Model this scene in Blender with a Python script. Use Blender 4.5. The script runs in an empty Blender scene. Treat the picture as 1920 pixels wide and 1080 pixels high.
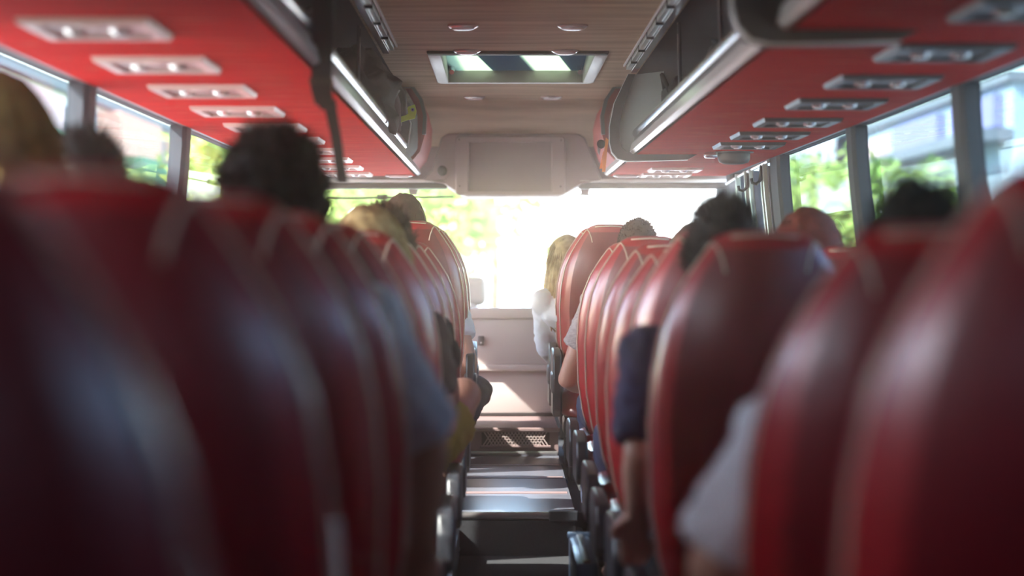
import bpy, bmesh, math, random
from mathutils import Vector, Matrix, noise

random.seed(7)
S = bpy.context.scene
C = S.collection
F = 3900.0            # focal length in pixels of the 1920 px frame
VPX, VPY = 940.0, 495.0
CAMX, CAMZ = -0.06, 1.08

# ------------------------------------------------------------------ camera
cd = bpy.data.cameras.new('camera')
cd.sensor_fit = 'HORIZONTAL'; cd.sensor_width = 36.0
cd.lens = F / 1920 * 36.0
cd.shift_x = (960 - VPX) / 1920
cd.shift_y = (VPY - 540) / 1920
cd.clip_start = 0.05; cd.clip_end = 600
cd.dof.use_dof = True
cd.dof.focus_distance = 8.8
cd.dof.aperture_fstop = 2.0
cam = bpy.data.objects.new('camera', cd); C.objects.link(cam)
cam.location = (CAMX, 0, CAMZ); cam.rotation_euler = (math.pi / 2, 0, 0)
S.camera = cam

# ------------------------------------------------------------------ world, sun, exposure
SUN_DIR = Vector((1.0, 0.42, -0.95)).normalized()      # the way the sunlight travels
w = bpy.data.worlds.new('sky'); S.world = w; w.use_nodes = True
nt = w.node_tree; nt.nodes.clear()
sky = nt.nodes.new('ShaderNodeTexSky'); sky.sky_type = 'NISHITA'
sky.sun_disc = False; sky.sun_elevation = math.radians(41); sky.sun_rotation = math.atan2(-1, -0.42)
sky.air_density = 1.2; sky.dust_density = 1.0; sky.ozone_density = 1.0
bg = nt.nodes.new('ShaderNodeBackground'); bg.inputs['Strength'].default_value = 1.35
ow = nt.nodes.new('ShaderNodeOutputWorld')
nt.links.new(sky.outputs[0], bg.inputs[0]); nt.links.new(bg.outputs[0], ow.inputs[0])
sd = bpy.data.lights.new('sun', 'SUN'); sd.energy = 27.0; sd.angle = math.radians(0.6); sd.color = (1.0, 0.93, 0.82)
so = bpy.data.objects.new('sun', sd); C.objects.link(so); so.location = (-30, -10, 40)
so.rotation_euler = SUN_DIR.to_track_quat('-Z', 'Y').to_euler()
S.view_settings.view_transform = 'Standard'; S.view_settings.look = 'None'
S.view_settings.gamma = 1.0; S.view_settings.use_curve_mapping = False
S.view_settings.exposure = 1.45
S.cycles.volume_bounces = 1

def P(u, v, Y):
    """a point of the cabin seen at pixel (u, v) at distance Y"""
    return Vector((CAMX + (u - VPX) * Y / F, Y, CAMZ + (VPY - v) * Y / F))

# ------------------------------------------------------------------ materials
M = {}
def mat(name, color, rough=0.5, metal=0.0, var=0.0, scale=8.0, stretch=(1, 1, 1), bump=0.0, bscale=60.0,
        color2=None, sheen=0.0, coat=0.0, emit=0.0, spec=0.5):
    m = bpy.data.materials.new(name); m.use_nodes = True
    t = m.node_tree; b = t.nodes['Principled BSDF']
    b.inputs['Base Color'].default_value = (*color, 1); b.inputs['Roughness'].default_value = rough
    b.inputs['Metallic'].default_value = metal
    b.inputs['Sheen Weight'].default_value = sheen
    b.inputs['Coat Weight'].default_value = coat; b.inputs['Coat Roughness'].default_value = 0.25
    b.inputs['Specular IOR Level'].default_value = spec
    tc = t.nodes.new('ShaderNodeTexCoord'); mp = t.nodes.new('ShaderNodeMapping')
    mp.inputs['Scale'].default_value = stretch
    t.links.new(tc.outputs['Object'], mp.inputs['Vector'])
    n = t.nodes.new('ShaderNodeTexNoise'); n.inputs['Scale'].default_value = scale; n.inputs['Detail'].default_value = 5
    t.links.new(mp.outputs[0], n.inputs['Vector'])
    r = t.nodes.new('ShaderNodeValToRGB')
    c2 = color2 or tuple(max(0, c * (1 - var)) for c in color)
    r.color_ramp.elements[0].position = 0.3; r.color_ramp.elements[0].color = (*c2, 1)
    r.color_ramp.elements[1].position = 0.7; r.color_ramp.elements[1].color = (*color, 1)
    t.links.new(n.outputs['Fac'], r.inputs[0]); t.links.new(r.outputs[0], b.inputs['Base Color'])
    if bump:
        n2 = t.nodes.new('ShaderNodeTexNoise'); n2.inputs['Scale'].default_value = bscale; n2.inputs['Detail'].default_value = 4
        t.links.new(mp.outputs[0], n2.inputs['Vector'])
        bp = t.nodes.new('ShaderNodeBump'); bp.inputs['Strength'].default_value = bump; bp.inputs['Distance'].default_value = 0.01
        t.links.new(n2.outputs['Fac'], bp.inputs['Height']); t.links.new(bp.outputs[0], b.inputs['Normal'])
    if emit:
        b.inputs['Emission Color'].default_value = (*color, 1); b.inputs['Emission Strength'].default_value = emit
    M[name] = m
    return m

def glass(name, tint, refl=1.0):
    m = bpy.data.materials.new(name); m.use_nodes = True
    t = m.node_tree; t.nodes.clear()
    o = t.nodes.new('ShaderNodeOutputMaterial'); mx = t.nodes.new('ShaderNodeMixShader')
    tr = t.nodes.new('ShaderNodeBsdfTransparent'); tr.inputs[0].default_value = (*tint, 1)
    gl = t.nodes.new('ShaderNodeBsdfGlossy'); gl.inputs['Roughness'].default_value = 0.02
    fr = t.nodes.new('ShaderNodeFresnel'); fr.inputs[0].default_value = 1.25
    ml = t.nodes.new('ShaderNodeMath'); ml.operation = 'MULTIPLY'; ml.inputs[1].default_value = refl
    n = t.nodes.new('ShaderNodeTexNoise'); n.inputs['Scale'].default_value = 1.5
    rg = t.nodes.new('ShaderNodeMapRange'); rg.inputs[3].default_value = 0.01; rg.inputs[4].default_value = 0.03
    t.links.new(n.outputs[0], rg.inputs[0]); t.links.new(rg.outputs[0], gl.inputs['Roughness'])
    t.links.new(fr.outputs[0], ml.inputs[0]); t.links.new(ml.outputs[0], mx.inputs[0])
    t.links.new(tr.outputs[0], mx.inputs[1]); t.links.new(gl.outputs[0], mx.inputs[2]); t.links.new(mx.outputs[0], o.inputs[0])
    M[name] = m
    return m

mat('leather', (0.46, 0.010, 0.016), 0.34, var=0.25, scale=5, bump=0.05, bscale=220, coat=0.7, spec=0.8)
mat('leather_back', (0.235, 0.007, 0.011), 0.36, var=0.25, scale=5, bump=0.06, bscale=220, coat=0.4, spec=0.7)  # darker copy of the leather, shade of the seat backs put into its colour
mat('piping', (0.72, 0.55, 0.42), 0.6, var=0.2)
mat('seat_plastic', (0.022, 0.024, 0.03), 0.38, var=0.3, bump=0.05, bscale=300)
mat('seat_metal', (0.09, 0.13, 0.21), 0.3, metal=0.9, var=0.2)
mat('pouch', (0.03, 0.02, 0.022), 0.8, var=0.4, bump=0.3, bscale=200)
mat('felt_roof', (0.52, 0.41, 0.29), 0.95, spec=0.05, color2=(0.31, 0.24, 0.165), scale=5, stretch=(0.35, 2.6, 1), bump=0.15, bscale=120)
mat('felt_red', (0.60, 0.008, 0.007), 0.85, color2=(0.47, 0.006, 0.005), scale=4, stretch=(0.4, 3, 1), bump=0.08, bscale=90, spec=0.06)
mat('felt_streak', (0.74, 0.12, 0.08), 0.85, var=0.2, spec=0.05)
mat('header_plastic', (0.27, 0.20, 0.195), 0.55, var=0.08, scale=3, bump=0.04, bscale=400)
mat('monitor_cover', (0.205, 0.15, 0.148), 0.6, var=0.06, scale=3)  # header plastic darkened, recess shade put into its colour
mat('header_dark', (0.055, 0.045, 0.045), 0.6, var=0.2)
mat('header_edge', (0.75, 0.74, 0.72), 0.35, var=0.05)
mat('chrome', (0.60, 0.60, 0.62), 0.24, metal=1.0, var=0.15, scale=3, stretch=(1, 0.2, 1))
mat('rail_strip', (0.62, 0.60, 0.60), 0.22, var=0.12, scale=3, stretch=(1, .3, 1))
mat('rail_groove', (0.10, 0.09, 0.095), 0.4, var=0.2)
mat('rack_dark', (0.03, 0.028, 0.028), 0.9, var=0.3)
mat('bezel', (0.085, 0.075, 0.078), 0.45, var=0.1, bump=0.05, bscale=300)
mat('bezel_inner', (0.58, 0.66, 0.60), 0.5, var=0.1)
mat('psu_pale', (0.66, 0.50, 0.44), 0.4, var=0.08)
mat('psu_grey', (0.06, 0.055, 0.053), 0.4, var=0.1)
mat('psu_recess', (0.33, 0.22, 0.19), 0.4, var=0.2)
mat('psu_recess_dark', (0.05, 0.045, 0.045), 0.4, var=0.2)
mat('lens', (0.85, 0.82, 0.8), 0.1, coat=0.6)
mat('button_red', (0.5, 0.03, 0.03), 0.4)
mat('lamp_rim', (0.75, 0.72, 0.68), 0.25, metal=0.6)
mat('wall_grey', (0.075, 0.085, 0.10), 0.7, var=0.15)
mat('pillar', (0.030, 0.036, 0.048), 0.7, var=0.2)
mat('pillar_blue', (0.10, 0.115, 0.15), 0.6, var=0.15, scale=4, stretch=(1, 8, .3))
mat('alu', (0.62, 0.66, 0.60), 0.3, metal=0.7, var=0.1)
mat('carpet', (0.022, 0.022, 0.026), 1.0, color2=(0.010, 0.010, 0.012), scale=90, bump=0.6, bscale=400)
mat('lino', (0.115, 0.115, 0.135), 0.26, color2=(0.085, 0.088, 0.11), scale=7, stretch=(1, 3, 1), bump=0.02, bscale=120)
mat('nosing', (0.30, 0.28, 0.28), 0.3, metal=0.8, var=0.2)
mat('step_brown', (0.20, 0.13, 0.125), 0.5, var=0.15)
mat('vent_metal', (0.38, 0.29, 0.27), 0.5, var=0.1)
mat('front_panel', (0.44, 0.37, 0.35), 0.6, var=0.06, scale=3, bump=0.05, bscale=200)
mat('hole_black', (0.012, 0.008, 0.008), 0.9)
mat('hatch_frame', (0.34, 0.34, 0.31), 0.4, var=0.08)
mat('hatch_dark', (0.03, 0.028, 0.027), 0.7, var=0.2)
mat('black_strap', (0.012, 0.012, 0.013), 0.8, var=0.3, bump=0.2, bscale=200)
mat('bag_black', (0.018, 0.016, 0.017), 0.75, var=0.4, bump=0.2, bscale=120)
mat('bag_olive', (0.060, 0.052, 0.034), 0.8, var=0.5, scale=12, bump=0.3, bscale=60)
mat('bag_brown', (0.07, 0.028, 0.018), 0.7, var=0.4, scale=9, bump=0.2, bscale=80)
mat('bag_red', (0.35, 0.02, 0.02), 0.7, var=0.3, bump=0.2, bscale=80)
mat('lime', (0.52, 0.62, 0.02), 0.6, var=0.15)
mat('orange', (0.85, 0.23, 0.015), 0.6, var=0.15)
mat('drum', (0.07, 0.07, 0.068), 0.5, var=0.15)
mat('black_rubber', (0.012, 0.012, 0.012), 0.6, var=0.2)
mat('leaflet', (0.75, 0.80, 0.82), 0.6, var=0.05)
mat('leaflet_blue', (0.06, 0.25, 0.48), 0.6, var=0.1)
mat('leaflet_cream', (0.72, 0.66, 0.5), 0.6, var=0.1)
mat('magazine', (0.30, 0.31, 0.33), 0.5, var=0.2)
mat('skin', (0.58, 0.30, 0.20), 0.5, var=0.12, scale=14)
mat('skin_tan', (0.45, 0.21, 0.13), 0.5, var=0.12, scale=14)
mat('eye_white', (0.8, 0.78, 0.75), 0.2); mat('eye_dark', (0.03, 0.02, 0.015), 0.15); mat('lips', (0.42, 0.14, 0.12), 0.45)
mat('hair_dark', (0.022, 0.017, 0.013), 0.75, spec=0.2, var=0.5, scale=30)
mat('hair_black', (0.012, 0.010, 0.011), 0.75, spec=0.2, var=0.4, scale=30)
mat('hair_brown', (0.085, 0.045, 0.028), 0.75, spec=0.2, var=0.5, scale=30)
mat('hair_auburn', (0.17, 0.030, 0.022), 0.75, spec=0.2, var=0.5, scale=30)
mat('hair_blond', (0.55, 0.40, 0.20), 0.75, spec=0.2, color2=(0.25, 0.15, 0.06), scale=25)
mat('hair_olive', (0.26, 0.19, 0.07), 0.75, spec=0.2, color2=(0.13, 0.09, 0.03), scale=25)
mat('cloth_grey', (0.60, 0.54, 0.58), 0.9, var=0.2, scale=20, bump=0.2, bscale=60)
mat('cloth_heather', (0.50, 0.44, 0.42), 0.95, color2=(0.30, 0.24, 0.23), scale=60, stretch=(1, 1, 3), bump=0.2, bscale=80)
mat('cloth_white', (0.80, 0.77, 0.78), 0.85, var=0.06, scale=12, bump=0.3, bscale=30)
mat('cloth_black', (0.022, 0.018, 0.018), 0.9, var=0.3, bump=0.2, bscale=60)
mat('cloth_navy', (0.030, 0.020, 0.065), 0.9, var=0.3, bump=0.2, bscale=60)
mat('cloth_brown', (0.10, 0.06, 0.05), 0.9, var=0.3)
mat('denim', (0.045, 0.055, 0.11), 0.9, var=0.4, scale=25, bump=0.2, bscale=150)
mat('shorts_lime', (0.55, 0.52, 0.10), 0.85, var=0.15, bump=0.2, bscale=50)
mat('sunglass', (0.05, 0.005, 0.012), 0.12, coat=0.8)
mat('asphalt', (0.30, 0.30, 0.30), 0.9, var=0.2, scale=3)
mat('paving', (0.55, 0.52, 0.48), 0.9, var=0.15, scale=4)
mat('plaster_white', (0.80, 0.79, 0.76), 0.9, var=0.05)
mat('plaster_cream', (0.78, 0.70, 0.60), 0.9, var=0.06)
mat('plaster_blue', (0.34, 0.44, 0.49), 0.9, var=0.06)
mat('plaster_pink', (0.74, 0.50, 0.46), 0.9, var=0.08)
mat('fascia_violet', (0.25, 0.24, 0.46), 0.7, var=0.2)
mat('fascia_pink', (0.78, 0.48, 0.50), 0.7, var=0.2)
mat('awning_green', (0.12, 0.40, 0.22), 0.8, var=0.2)
mat('awning_orange', (0.78, 0.42, 0.30), 0.8, var=0.2)
mat('roof_grey', (0.18, 0.20, 0.22), 0.8, var=0.2)
mat('far_glass', (0.10, 0.14, 0.18), 0.15, var=0.3)
mat('leaf', (0.26, 0.38, 0.06), 0.6, color2=(0.12, 0.24, 0.03), scale=0.8)
mat('leaf_light', (0.42, 0.48, 0.10), 0.6, color2=(0.22, 0.33, 0.05), scale=0.8)
mat('bark', (0.12, 0.09, 0.06), 0.9, var=0.4)
glass('glass_side', (0.135, 0.172, 0.195), 0.2)
glass('glass_left', (0.40, 0.42, 0.43), 0.2)
glass('glass_front', (0.96, 0.97, 0.95), 0.4)
glass('glass_clear', (0.9, 0.95, 0.95), 0.8)

# ------------------------------------------------------------------ mesh helpers
class MB:
    def __init__(s): s.v = []; s.f = []
    def add(s, vs, fs):
        o = len(s.v); s.v += [tuple(p) for p in vs]; s.f += [tuple(i + o for i in f) for f in fs]; return s
    def box(s, x0, x1, y0, y1, z0, z1):
        vs = [(x, y, z) for z in (z0, z1) for y in (y0, y1) for x in (x0, x1)]
        return s.add(vs, [(0, 2, 3, 1), (4, 5, 7, 6), (0, 1, 5, 4), (2, 6, 7, 3), (0, 4, 6, 2), (1, 3, 7, 5)])
    def rbox(s, x0, x1, y0, y1, z0, z1, r=0.01, seg=2):
        bm = bmesh.new(); bmesh.ops.create_cube(bm, size=1)
        for v in bm.verts:
            v.co = Vector((x0 + (v.co.x + .5) * (x1 - x0), y0 + (v.co.y + .5) * (y1 - y0), z0 + (v.co.z + .5) * (z1 - z0)))
        r = min(r, abs(x1 - x0) * .49, abs(y1 - y0) * .49, abs(z1 - z0) * .49)
        bmesh.ops.bevel(bm, geom=list(bm.edges), offset=r, segments=seg, profile=0.5, affect='EDGES')
        bm.verts.index_update()
        s.add([v.co for v in bm.verts], [[v.index for v in f.verts] for f in bm.faces]); bm.free(); return s
    def loft(s, rings, close=True, cap=True):
        n = len(rings[0]); vs = [p for r in rings for p in r]; fs = []
        for i in range(len(rings) - 1):
            for j in range(n if close else n - 1):
                k = (j + 1) % n
                fs.append((i * n + j, i * n + k, (i + 1) * n + k, (i + 1) * n + j))
        if cap and close:
            fs.append(tuple(reversed(range(n)))); fs.append(tuple((len(rings) - 1) * n + j for j in range(n)))
        return s.add(vs, fs)
    def tube(s, pts, rad, n=8):
        pts = [Vector(p) for p in pts]
        rads = rad if isinstance(rad, (list, tuple)) else [rad] * len(pts)
        rings = []; up = None
        for i, p in enumerate(pts):
            t = (pts[min(i + 1, len(pts) - 1)] - pts[max(i - 1, 0)]).normalized()
            if up is None:
                up = Vector((0, 0, 1)) if abs(t.z) < 0.9 else Vector((0, 1, 0))
            a = t.cross(up)
            if a.length < 1e-4: a = t.orthogonal()
            a.normalize(); b = a.cross(t).normalized(); up = b
            r = rads[i]
            rx, ry = r if isinstance(r, tuple) else (r, r)
            rings.append([p + a * math.cos(2 * math.pi * k / n) * rx + b * math.sin(2 * math.pi * k / n) * ry for k in range(n)])
        return s.loft(rings)
    def extrude_y(s, prof, y0, y1):            # closed polygon in xz, pulled along y
        return s.loft([[(x, y0, z) for x, z in prof], [(x, y1, z) for x, z in prof]])
    def ellipsoid(s, c, r, nu=16, nv=12, fn=None):
        vs = []; fs = []
        for i in range(nv + 1):
            th = math.pi * i / nv
            for j in range(nu):
                ph = 2 * math.pi * j / nu
                d = Vector((math.sin(th) * math.cos(ph), math.sin(th) * math.sin(ph), math.cos(th)))
                k = fn(d) if fn else 1.0
                vs.append((c[0] + d.x * r[0] * k, c[1] + d.y * r[1] * k, c[2] + d.z * r[2] * k))
        for i in range(nv):
            for j in range(nu):
                k = (j + 1) % nu
                if i == 0: fs.append((0 * nu + j, nu + j, nu + k))
                elif i == nv - 1: fs.append((i * nu + j, (i + 1) * nu + j, i * nu + k))
                else: fs.append((i * nu + j, (i + 1) * nu + j, (i + 1) * nu + k, i * nu + k))
        return s.add(vs, fs)
    def disc_y(s, c, rx, rz, d, n=20):          # short drum whose axis is y
        return s.loft([[(c[0] + rx * math.cos(2 * math.pi * k / n), y, c[2] + rz * math.sin(2 * math.pi * k / n)) for k in range(n)] for y in (c[1], c[1] + d)])
    def drum(s, c, r, z0, z1, n=24, r1=None):
        r1 = r if r1 is None else r1
        return s.loft([[(c[0] + q * math.cos(2 * math.pi * k / n), c[1] + q * math.sin(2 * math.pi * k / n), z) for k in range(n)] for q, z in ((r, z0), (r1, z1))])
    def mesh(s, name, m, smooth=False):
        me = bpy.data.meshes.new(name); me.from_pydata(s.v, [], s.f); me.validate(); me.update()
        bm = bmesh.new(); bm.from_mesh(me); bmesh.ops.recalc_face_normals(bm, faces=bm.faces); bm.to_mesh(me); bm.free()
        me.materials.append(M[m])
        if smooth:
            me.shade_smooth()
            if smooth != 'all': me.set_sharp_from_angle(angle=math.radians(smooth if smooth is not True else 40))
        return me
    def obj(s, name, m, parent=None, smooth=False, loc=None):
        o = bpy.data.objects.new(name, s.mesh(name, m, smooth)); C.objects.link(o)
        if parent: o.parent = parent
        if loc: o.location = loc
        return o

def empty(name, loc=(0, 0, 0)):
    o = bpy.data.objects.new(name, None); C.objects.link(o); o.location = loc; o.empty_display_size = 0.1; return o
def tag(o, label, cat, group=None, kind=None):
    o['label'] = label; o['category'] = cat
    if group: o['group'] = group
    if kind: o['kind'] = kind
    return o
def struct(o, label=None):
    o['kind'] = 'structure'
    if label: o['label'] = label
    return o
def copy_tree(o, parent=None):
    c = o.copy(); C.objects.link(c); c.parent = parent
    for ch in [x for x in o.children]: copy_tree(ch, c)
    return c
def smoothstep(a, b, x):
    t = min(1, max(0, (x - a) / (b - a))); return t * t * (3 - 2 * t)
def lerp_table(tab, z):
    for (a, b), (c, d) in zip(tab, tab[1:]):
        if z <= c: return b + (d - b) * max(0, (z - a)) / (c - a)
    return tab[-1][1]

# ================================================================== THE COACH SHELL
Y0, YF = -1.0, 11.35
ZR = 1.95            # roof
ZU = 1.55            # underside of the luggage racks
# floor: low rear aisle, lino step, raised front
fl = MB().box(-1.25, 1.25, Y0, 12.3, -0.06, 0.0).obj('floor', 'carpet'); struct(fl, 'dark carpet floor of the coach')
m = MB().box(-0.225, 0.215, 7.72, 10.02, 0.0, 0.158); fs = m.obj('floor_step', 'lino', fl)
for k, yy in enumerate((8.35, 8.95, 9.5)):
    MB().box(-0.22, 0.205, yy, yy + 0.06, 0.158, 0.1605).obj('floor_band', 'step_brown', fl)  # brown bands across the lino step
m = MB(); m.tube([(-0.225, 7.712, 0.146), (0.20, 7.712, 0.146)], 0.016, 10); m.obj('step_nosing', 'nosing', fl, 50)
m = MB(); m.rbox(0.115, 0.225, 7.69, 7.735, 0.128, 0.166, 0.005); m.obj('nosing_cap', 'seat_plastic', fl)
m = MB(); m.box(-0.225, 0.215, 7.70, 7.721, 0.0, 0.13); m.obj('step_riser', 'carpet', fl)
m = MB(); m.box(-1.22, -0.228, 8.2, 12.2, 0.0, 0.10); m.obj('floor_platform', 'carpet', fl)
m = MB(); m.box(0.218, 1.22, 8.2, 12.2, 0.0, 0.10); m.obj('floor_platform', 'carpet', fl)
# second step with its perforated vent
m = MB(); m.box(-0.225, 0.215, 10.03, 10.86, 0.0, 0.285); m.obj('upper_step', 'step_brown', fl)
m = MB(); m.tube([(-0.225, 10.015, 0.168), (0.21, 10.015, 0.168)], 0.012, 8); m.obj('step_nosing', 'nosing', fl, 50)
m = MB(); m.rbox(-0.23, 0.222, 10.0, 10.03, 0.272, 0.292, 0.006); m.obj('step_nosing', 'step_brown', fl)
m = MB(); m.box(-0.155, 0.172, 10.02, 10.028, 0.205, 0.272); m.obj('vent_backing', 'hole_black', fl)
m = MB()
for i in range(-6, 24):
    for sg in (1, -1):
        xa = -0.165 + i * 0.0165; pts = []
        for t in (0, 1):
            pts.append((xa + sg * t * 0.045, 0.205 + t * 0.067))
        (x0, z0), (x1, z1) = pts
        if max(x0, x1) > 0.172 or min(x0, x1) < -0.155: continue
        hw = 0.0030
        m.add([(x0 - hw, 10.010, z0), (x0 + hw, 10.010, z0), (x1 + hw, 10.010, z1), (x1 - hw, 10.010, z1),
               (x0 - hw, 10.020, z0), (x0 + hw, 10.020, z0), (x1 + hw, 10.020, z1), (x1 - hw, 10.020, z1)],
              [(0, 1, 2, 3), (0, 4, 5, 1), (1, 5, 6, 2), (2, 6, 7, 3), (3, 7, 4, 0)])
o = m.obj('vent_lattice', 'vent_metal', fl); o['kind'] = 'stuff'
m = MB(); m.rbox(-0.163, 0.18, 10.006, 10.022, 0.196, 0.207, 0.003); m.rbox(-0.163, 0.18, 10.006, 10.022, 0.27, 0.279, 0.003)
m.obj('vent_frame', 'step_brown', fl)

# side walls, pillars and windows (leaning inwards towards the roof)
def wx(z): return 1.225 - 0.06 * smoothstep(0.8, 1.6, z)
def wall(side):
    s = 1 if side == 'right' else -1
    m = MB()
    prof = [(s * 1.225, -0.05), (s * 1.30, -0.05), (s * 1.30, 0.82), (s * 1.225, 0.82)]
    m.extrude_y(prof, Y0, 12.2)
    wl = m.obj('wall_' + side, 'wall_grey'); struct(wl, 'grey side wall below the windows on the ' + side)
    m = MB(); prof = [(s * wx(1.57), 1.57), (s * 1.2, 1.58), (s * 1.2, 1.80), (s * 0.95, 2.03), (s * 0.5, 2.05), (s * 0.5, 1.98), (s * 0.92, 1.96), (s * 1.12, 1.75)]
    m.extrude_y(prof, Y0, 11.9); m.obj('cove', 'rack_dark', wl)
    m = MB(); m.rbox(s * 1.19 - .02, s * 1.19 + .02, Y0, 11.9, 0.80, 0.85, 0.008); m.obj('sill', 'pillar', wl)
    ys = [(-0.95, 0.0), (2.0, 2.2), (3.85, 3.97), (5.44, 5.56), (7.12, 7.25)] + ([(9.05, 9.30), (10.9, 11.1)] if s > 0 else [(8.75, 8.9), (9.9, 10.02), (11.2, 11.35)])
    for a, b in ys:
        m = MB(); rings = []
        for k in range(9):
            z = 0.82 + k * 0.095; x = wx(z)
            rings.append([(s * (x - 0.028), a + .015, z), (s * (x - 0.028), b - .015, z), (s * (x - .014), b, z), (s * (x + 0.028), b, z), (s * (x + 0.028), a, z), (s * (x - .014), a, z)])
        m.loft(rings); m.obj('window_pillar', 'pillar', wl)
    m = MB(); m.extrude_y([(s * 1.19, 0.80), (s * 1.27, 0.80), (s * 1.25, 1.39), (s * 1.165, 1.39)], Y0, 3.9); m.obj('light_block_panel', 'wall_grey', wl)  # unseen panel added to cut rear window light down to the shoulder highlights
    return wl, ys
WINN = 0
for side in ('left', 'right'):
    s = 1 if side == 'right' else -1
    wl, ys = wall(side)
    for (a, b), (c, d) in zip(ys, ys[1:]):
        WINN += 1
        m = MB(); r0 = []; r1 = []
        for k in range(7):
            z = 0.82 + k * 0.126; x = s * (wx(z) + 0.02)
            r0.append((x, b, z)); r1.append((x, c, z))
        m.loft([r0, r1], close=False)
        g = m.obj('window_%d' % WINN, 'glass_side' if s > 0 else 'glass_left'); struct(g, 'side window pane')
        m = MB(); x = s * (wx(1.56) + .0); m.rbox(min(x, x + s * .04), max(x, x + s * .04), b, c, 1.555, 1.585, 0.006); m.obj('window_frame', 'pillar', g)
# closed panel boards and aluminium strips on the right wall beside the first row
wr = bpy.data.objects['wall_right']
for a, b, mt in ((9.30, 9.62, 'pillar_blue'), (9.84, 10.05, 'pillar_blue'), (10.45, 10.9, 'pillar_blue')):
    m = MB()
    m.loft([[(wx(z) - 0.035, a, z), (wx(z) - 0.035, b, z), (wx(z) - .005, b, z), (wx(z) - .005, a, z)] for z in (0.86, 1.0, 1.2, 1.4, 1.52)])
    m.obj('wall_board', mt, wr)
for a, wd in ((9.34, 0.03), (9.44, 0.02), (9.86, 0.05), (10.06, 0.03), (10.42, 0.05)):
    m = MB()
    m.loft([[(wx(z) - 0.052, a, z), (wx(z) - 0.052, a + wd, z), (wx(z) - .03, a + wd, z), (wx(z) - .03, a, z)] for z in (0.86, 1.0, 1.2, 1.4, 1.53)])
    m.obj('aluminium_strip', 'alu', wr)
m = MB(); m.tube([(1.12, 9.2, 1.535), (1.13, 10.2, 1.525), (1.12, 10.9, 1.50)], 0.008, 6); m.obj('curtain_rail', 'alu', wr, 50)

# rear wall; its unseen window is added to fill light on seat backs
wre = empty('wall_rear', (0, Y0, 0)); struct(wre, 'rear wall of the coach with an added light opening')
for x0, x1, z0, z1 in ((-1.3, 1.3, -.05, 1.15), (-1.3, 1.3, 1.55, 2.06), (-1.3, -.85, 1.15, 1.55), (.85, 1.3, 1.15, 1.55)):
    MB().box(x0, x1, -.08, 0, z0, z1).obj('rear_panel', 'wall_grey', wre)
WINN += 1
struct(MB().box(-.85, .85, Y0 - .05, Y0 - .045, 1.15, 1.55).obj('window_%d' % WINN, 'glass_side'), 'tinted pane of the added light opening in the rear wall')

# ceiling with the hatch opening
HX0, HX1, HY0, HY1 = -0.345, 0.36, 8.55, 9.88
cl = empty('ceiling'); struct(cl, 'brown felt ceiling panel')
for k, (x0, x1, a, b) in enumerate(((-0.56, 0.56, Y0, HY0), (-0.56, HX0, HY0, HY1), (HX1, 0.56, HY0, HY1), (-0.56, 0.56, HY1, 11.05))):
    MB().box(x0, x1, a, b, ZR, ZR + 0.05).obj('ceiling_panel', 'felt_roof', cl)
m = MB(); m.loft([[(-0.56, 11.05, ZR), (0.56, 11.05, ZR)], [(-0.56, 11.10, ZR - .03), (0.56, 11.10, ZR - .03)], [(-0.60, 11.22, 1.86), (0.60, 11.22, 1.86)], [(-0.62, 11.32, 1.78), (0.62, 11.32, 1.78)], [(-0.62, 11.36, 1.70), (0.62, 11.36, 1.70)]], close=False)
m.obj('ceiling_front', 'felt_roof', cl, 'all')
MB().box(-1.3, 1.3, Y0, HY0 - .1, 2.05, 2.1).obj('roof_skin', 'rack_dark', cl)
MB().box(-1.3, -0.45, HY0 - .1, HY1 + .1, 2.05, 2.1).obj('roof_skin', 'rack_dark', cl)
MB().box(0.45, 1.3, HY0 - .1, HY1 + .1, 2.05, 2.1).obj('roof_skin', 'rack_dark', cl)
MB().box(-1.3, 1.3, HY1 + .1, 12.25, 2.05, 2.1).obj('roof_skin', 'rack_dark', cl)
MB().box(-1.3, 1.3, 11.95, 12.25, 1.62, 2.06).obj('front_cap', 'rack_dark', cl)

# ------------------------------------------------------------------ front: wall, header console, windscreen
wf = empty('wall_front', (0, 10.86, 0.285)); struct(wf, 'grey front panel at the end of the aisle')
def fp(name, mt, x0, x1, y0, y1, z0, z1, r=0.006, par=None):
    return MB().rbox(x0, x1, y0 - 10.86, y1 - 10.86, z0 - .285, z1 - .285, r).obj(name, mt, par or wf, 40)
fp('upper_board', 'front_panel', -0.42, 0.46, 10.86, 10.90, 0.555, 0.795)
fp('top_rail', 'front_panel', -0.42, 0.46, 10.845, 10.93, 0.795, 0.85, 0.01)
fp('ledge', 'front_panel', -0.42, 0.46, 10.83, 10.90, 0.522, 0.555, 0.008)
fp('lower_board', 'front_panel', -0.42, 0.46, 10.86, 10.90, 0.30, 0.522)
fp('gap', 'hole_black', -0.42, 0.46, 10.855, 10.90, 0.285, 0.302, 0.002)
sk = fp('socket', 'bezel', -0.182, -0.150, 10.848, 10.862, 0.655, 0.705, 0.004)
m = MB(); m.disc_y((-0.166, -0.022, 0.385), 0.005, 0.005, 0.012, 10); m.obj('socket_button', 'lens', sk)
# dash behind and the lower front wall
MB().box(-1.25, 1.25, 11.9, 12.2, -0.05, 0.62).obj('dash_wall', 'wall_grey', wf, loc=(0, -10.86, -.285))

# header with monitor housing
hd = empty('header_console', (0, 11.3, ZU)); tag(hd, 'mauve grey overhead console with blank recessed monitor above the windscreen', 'console')
def hv(u, v, Y): p = P(u, v, Y); return (p.x, p.z - ZU)
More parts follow.
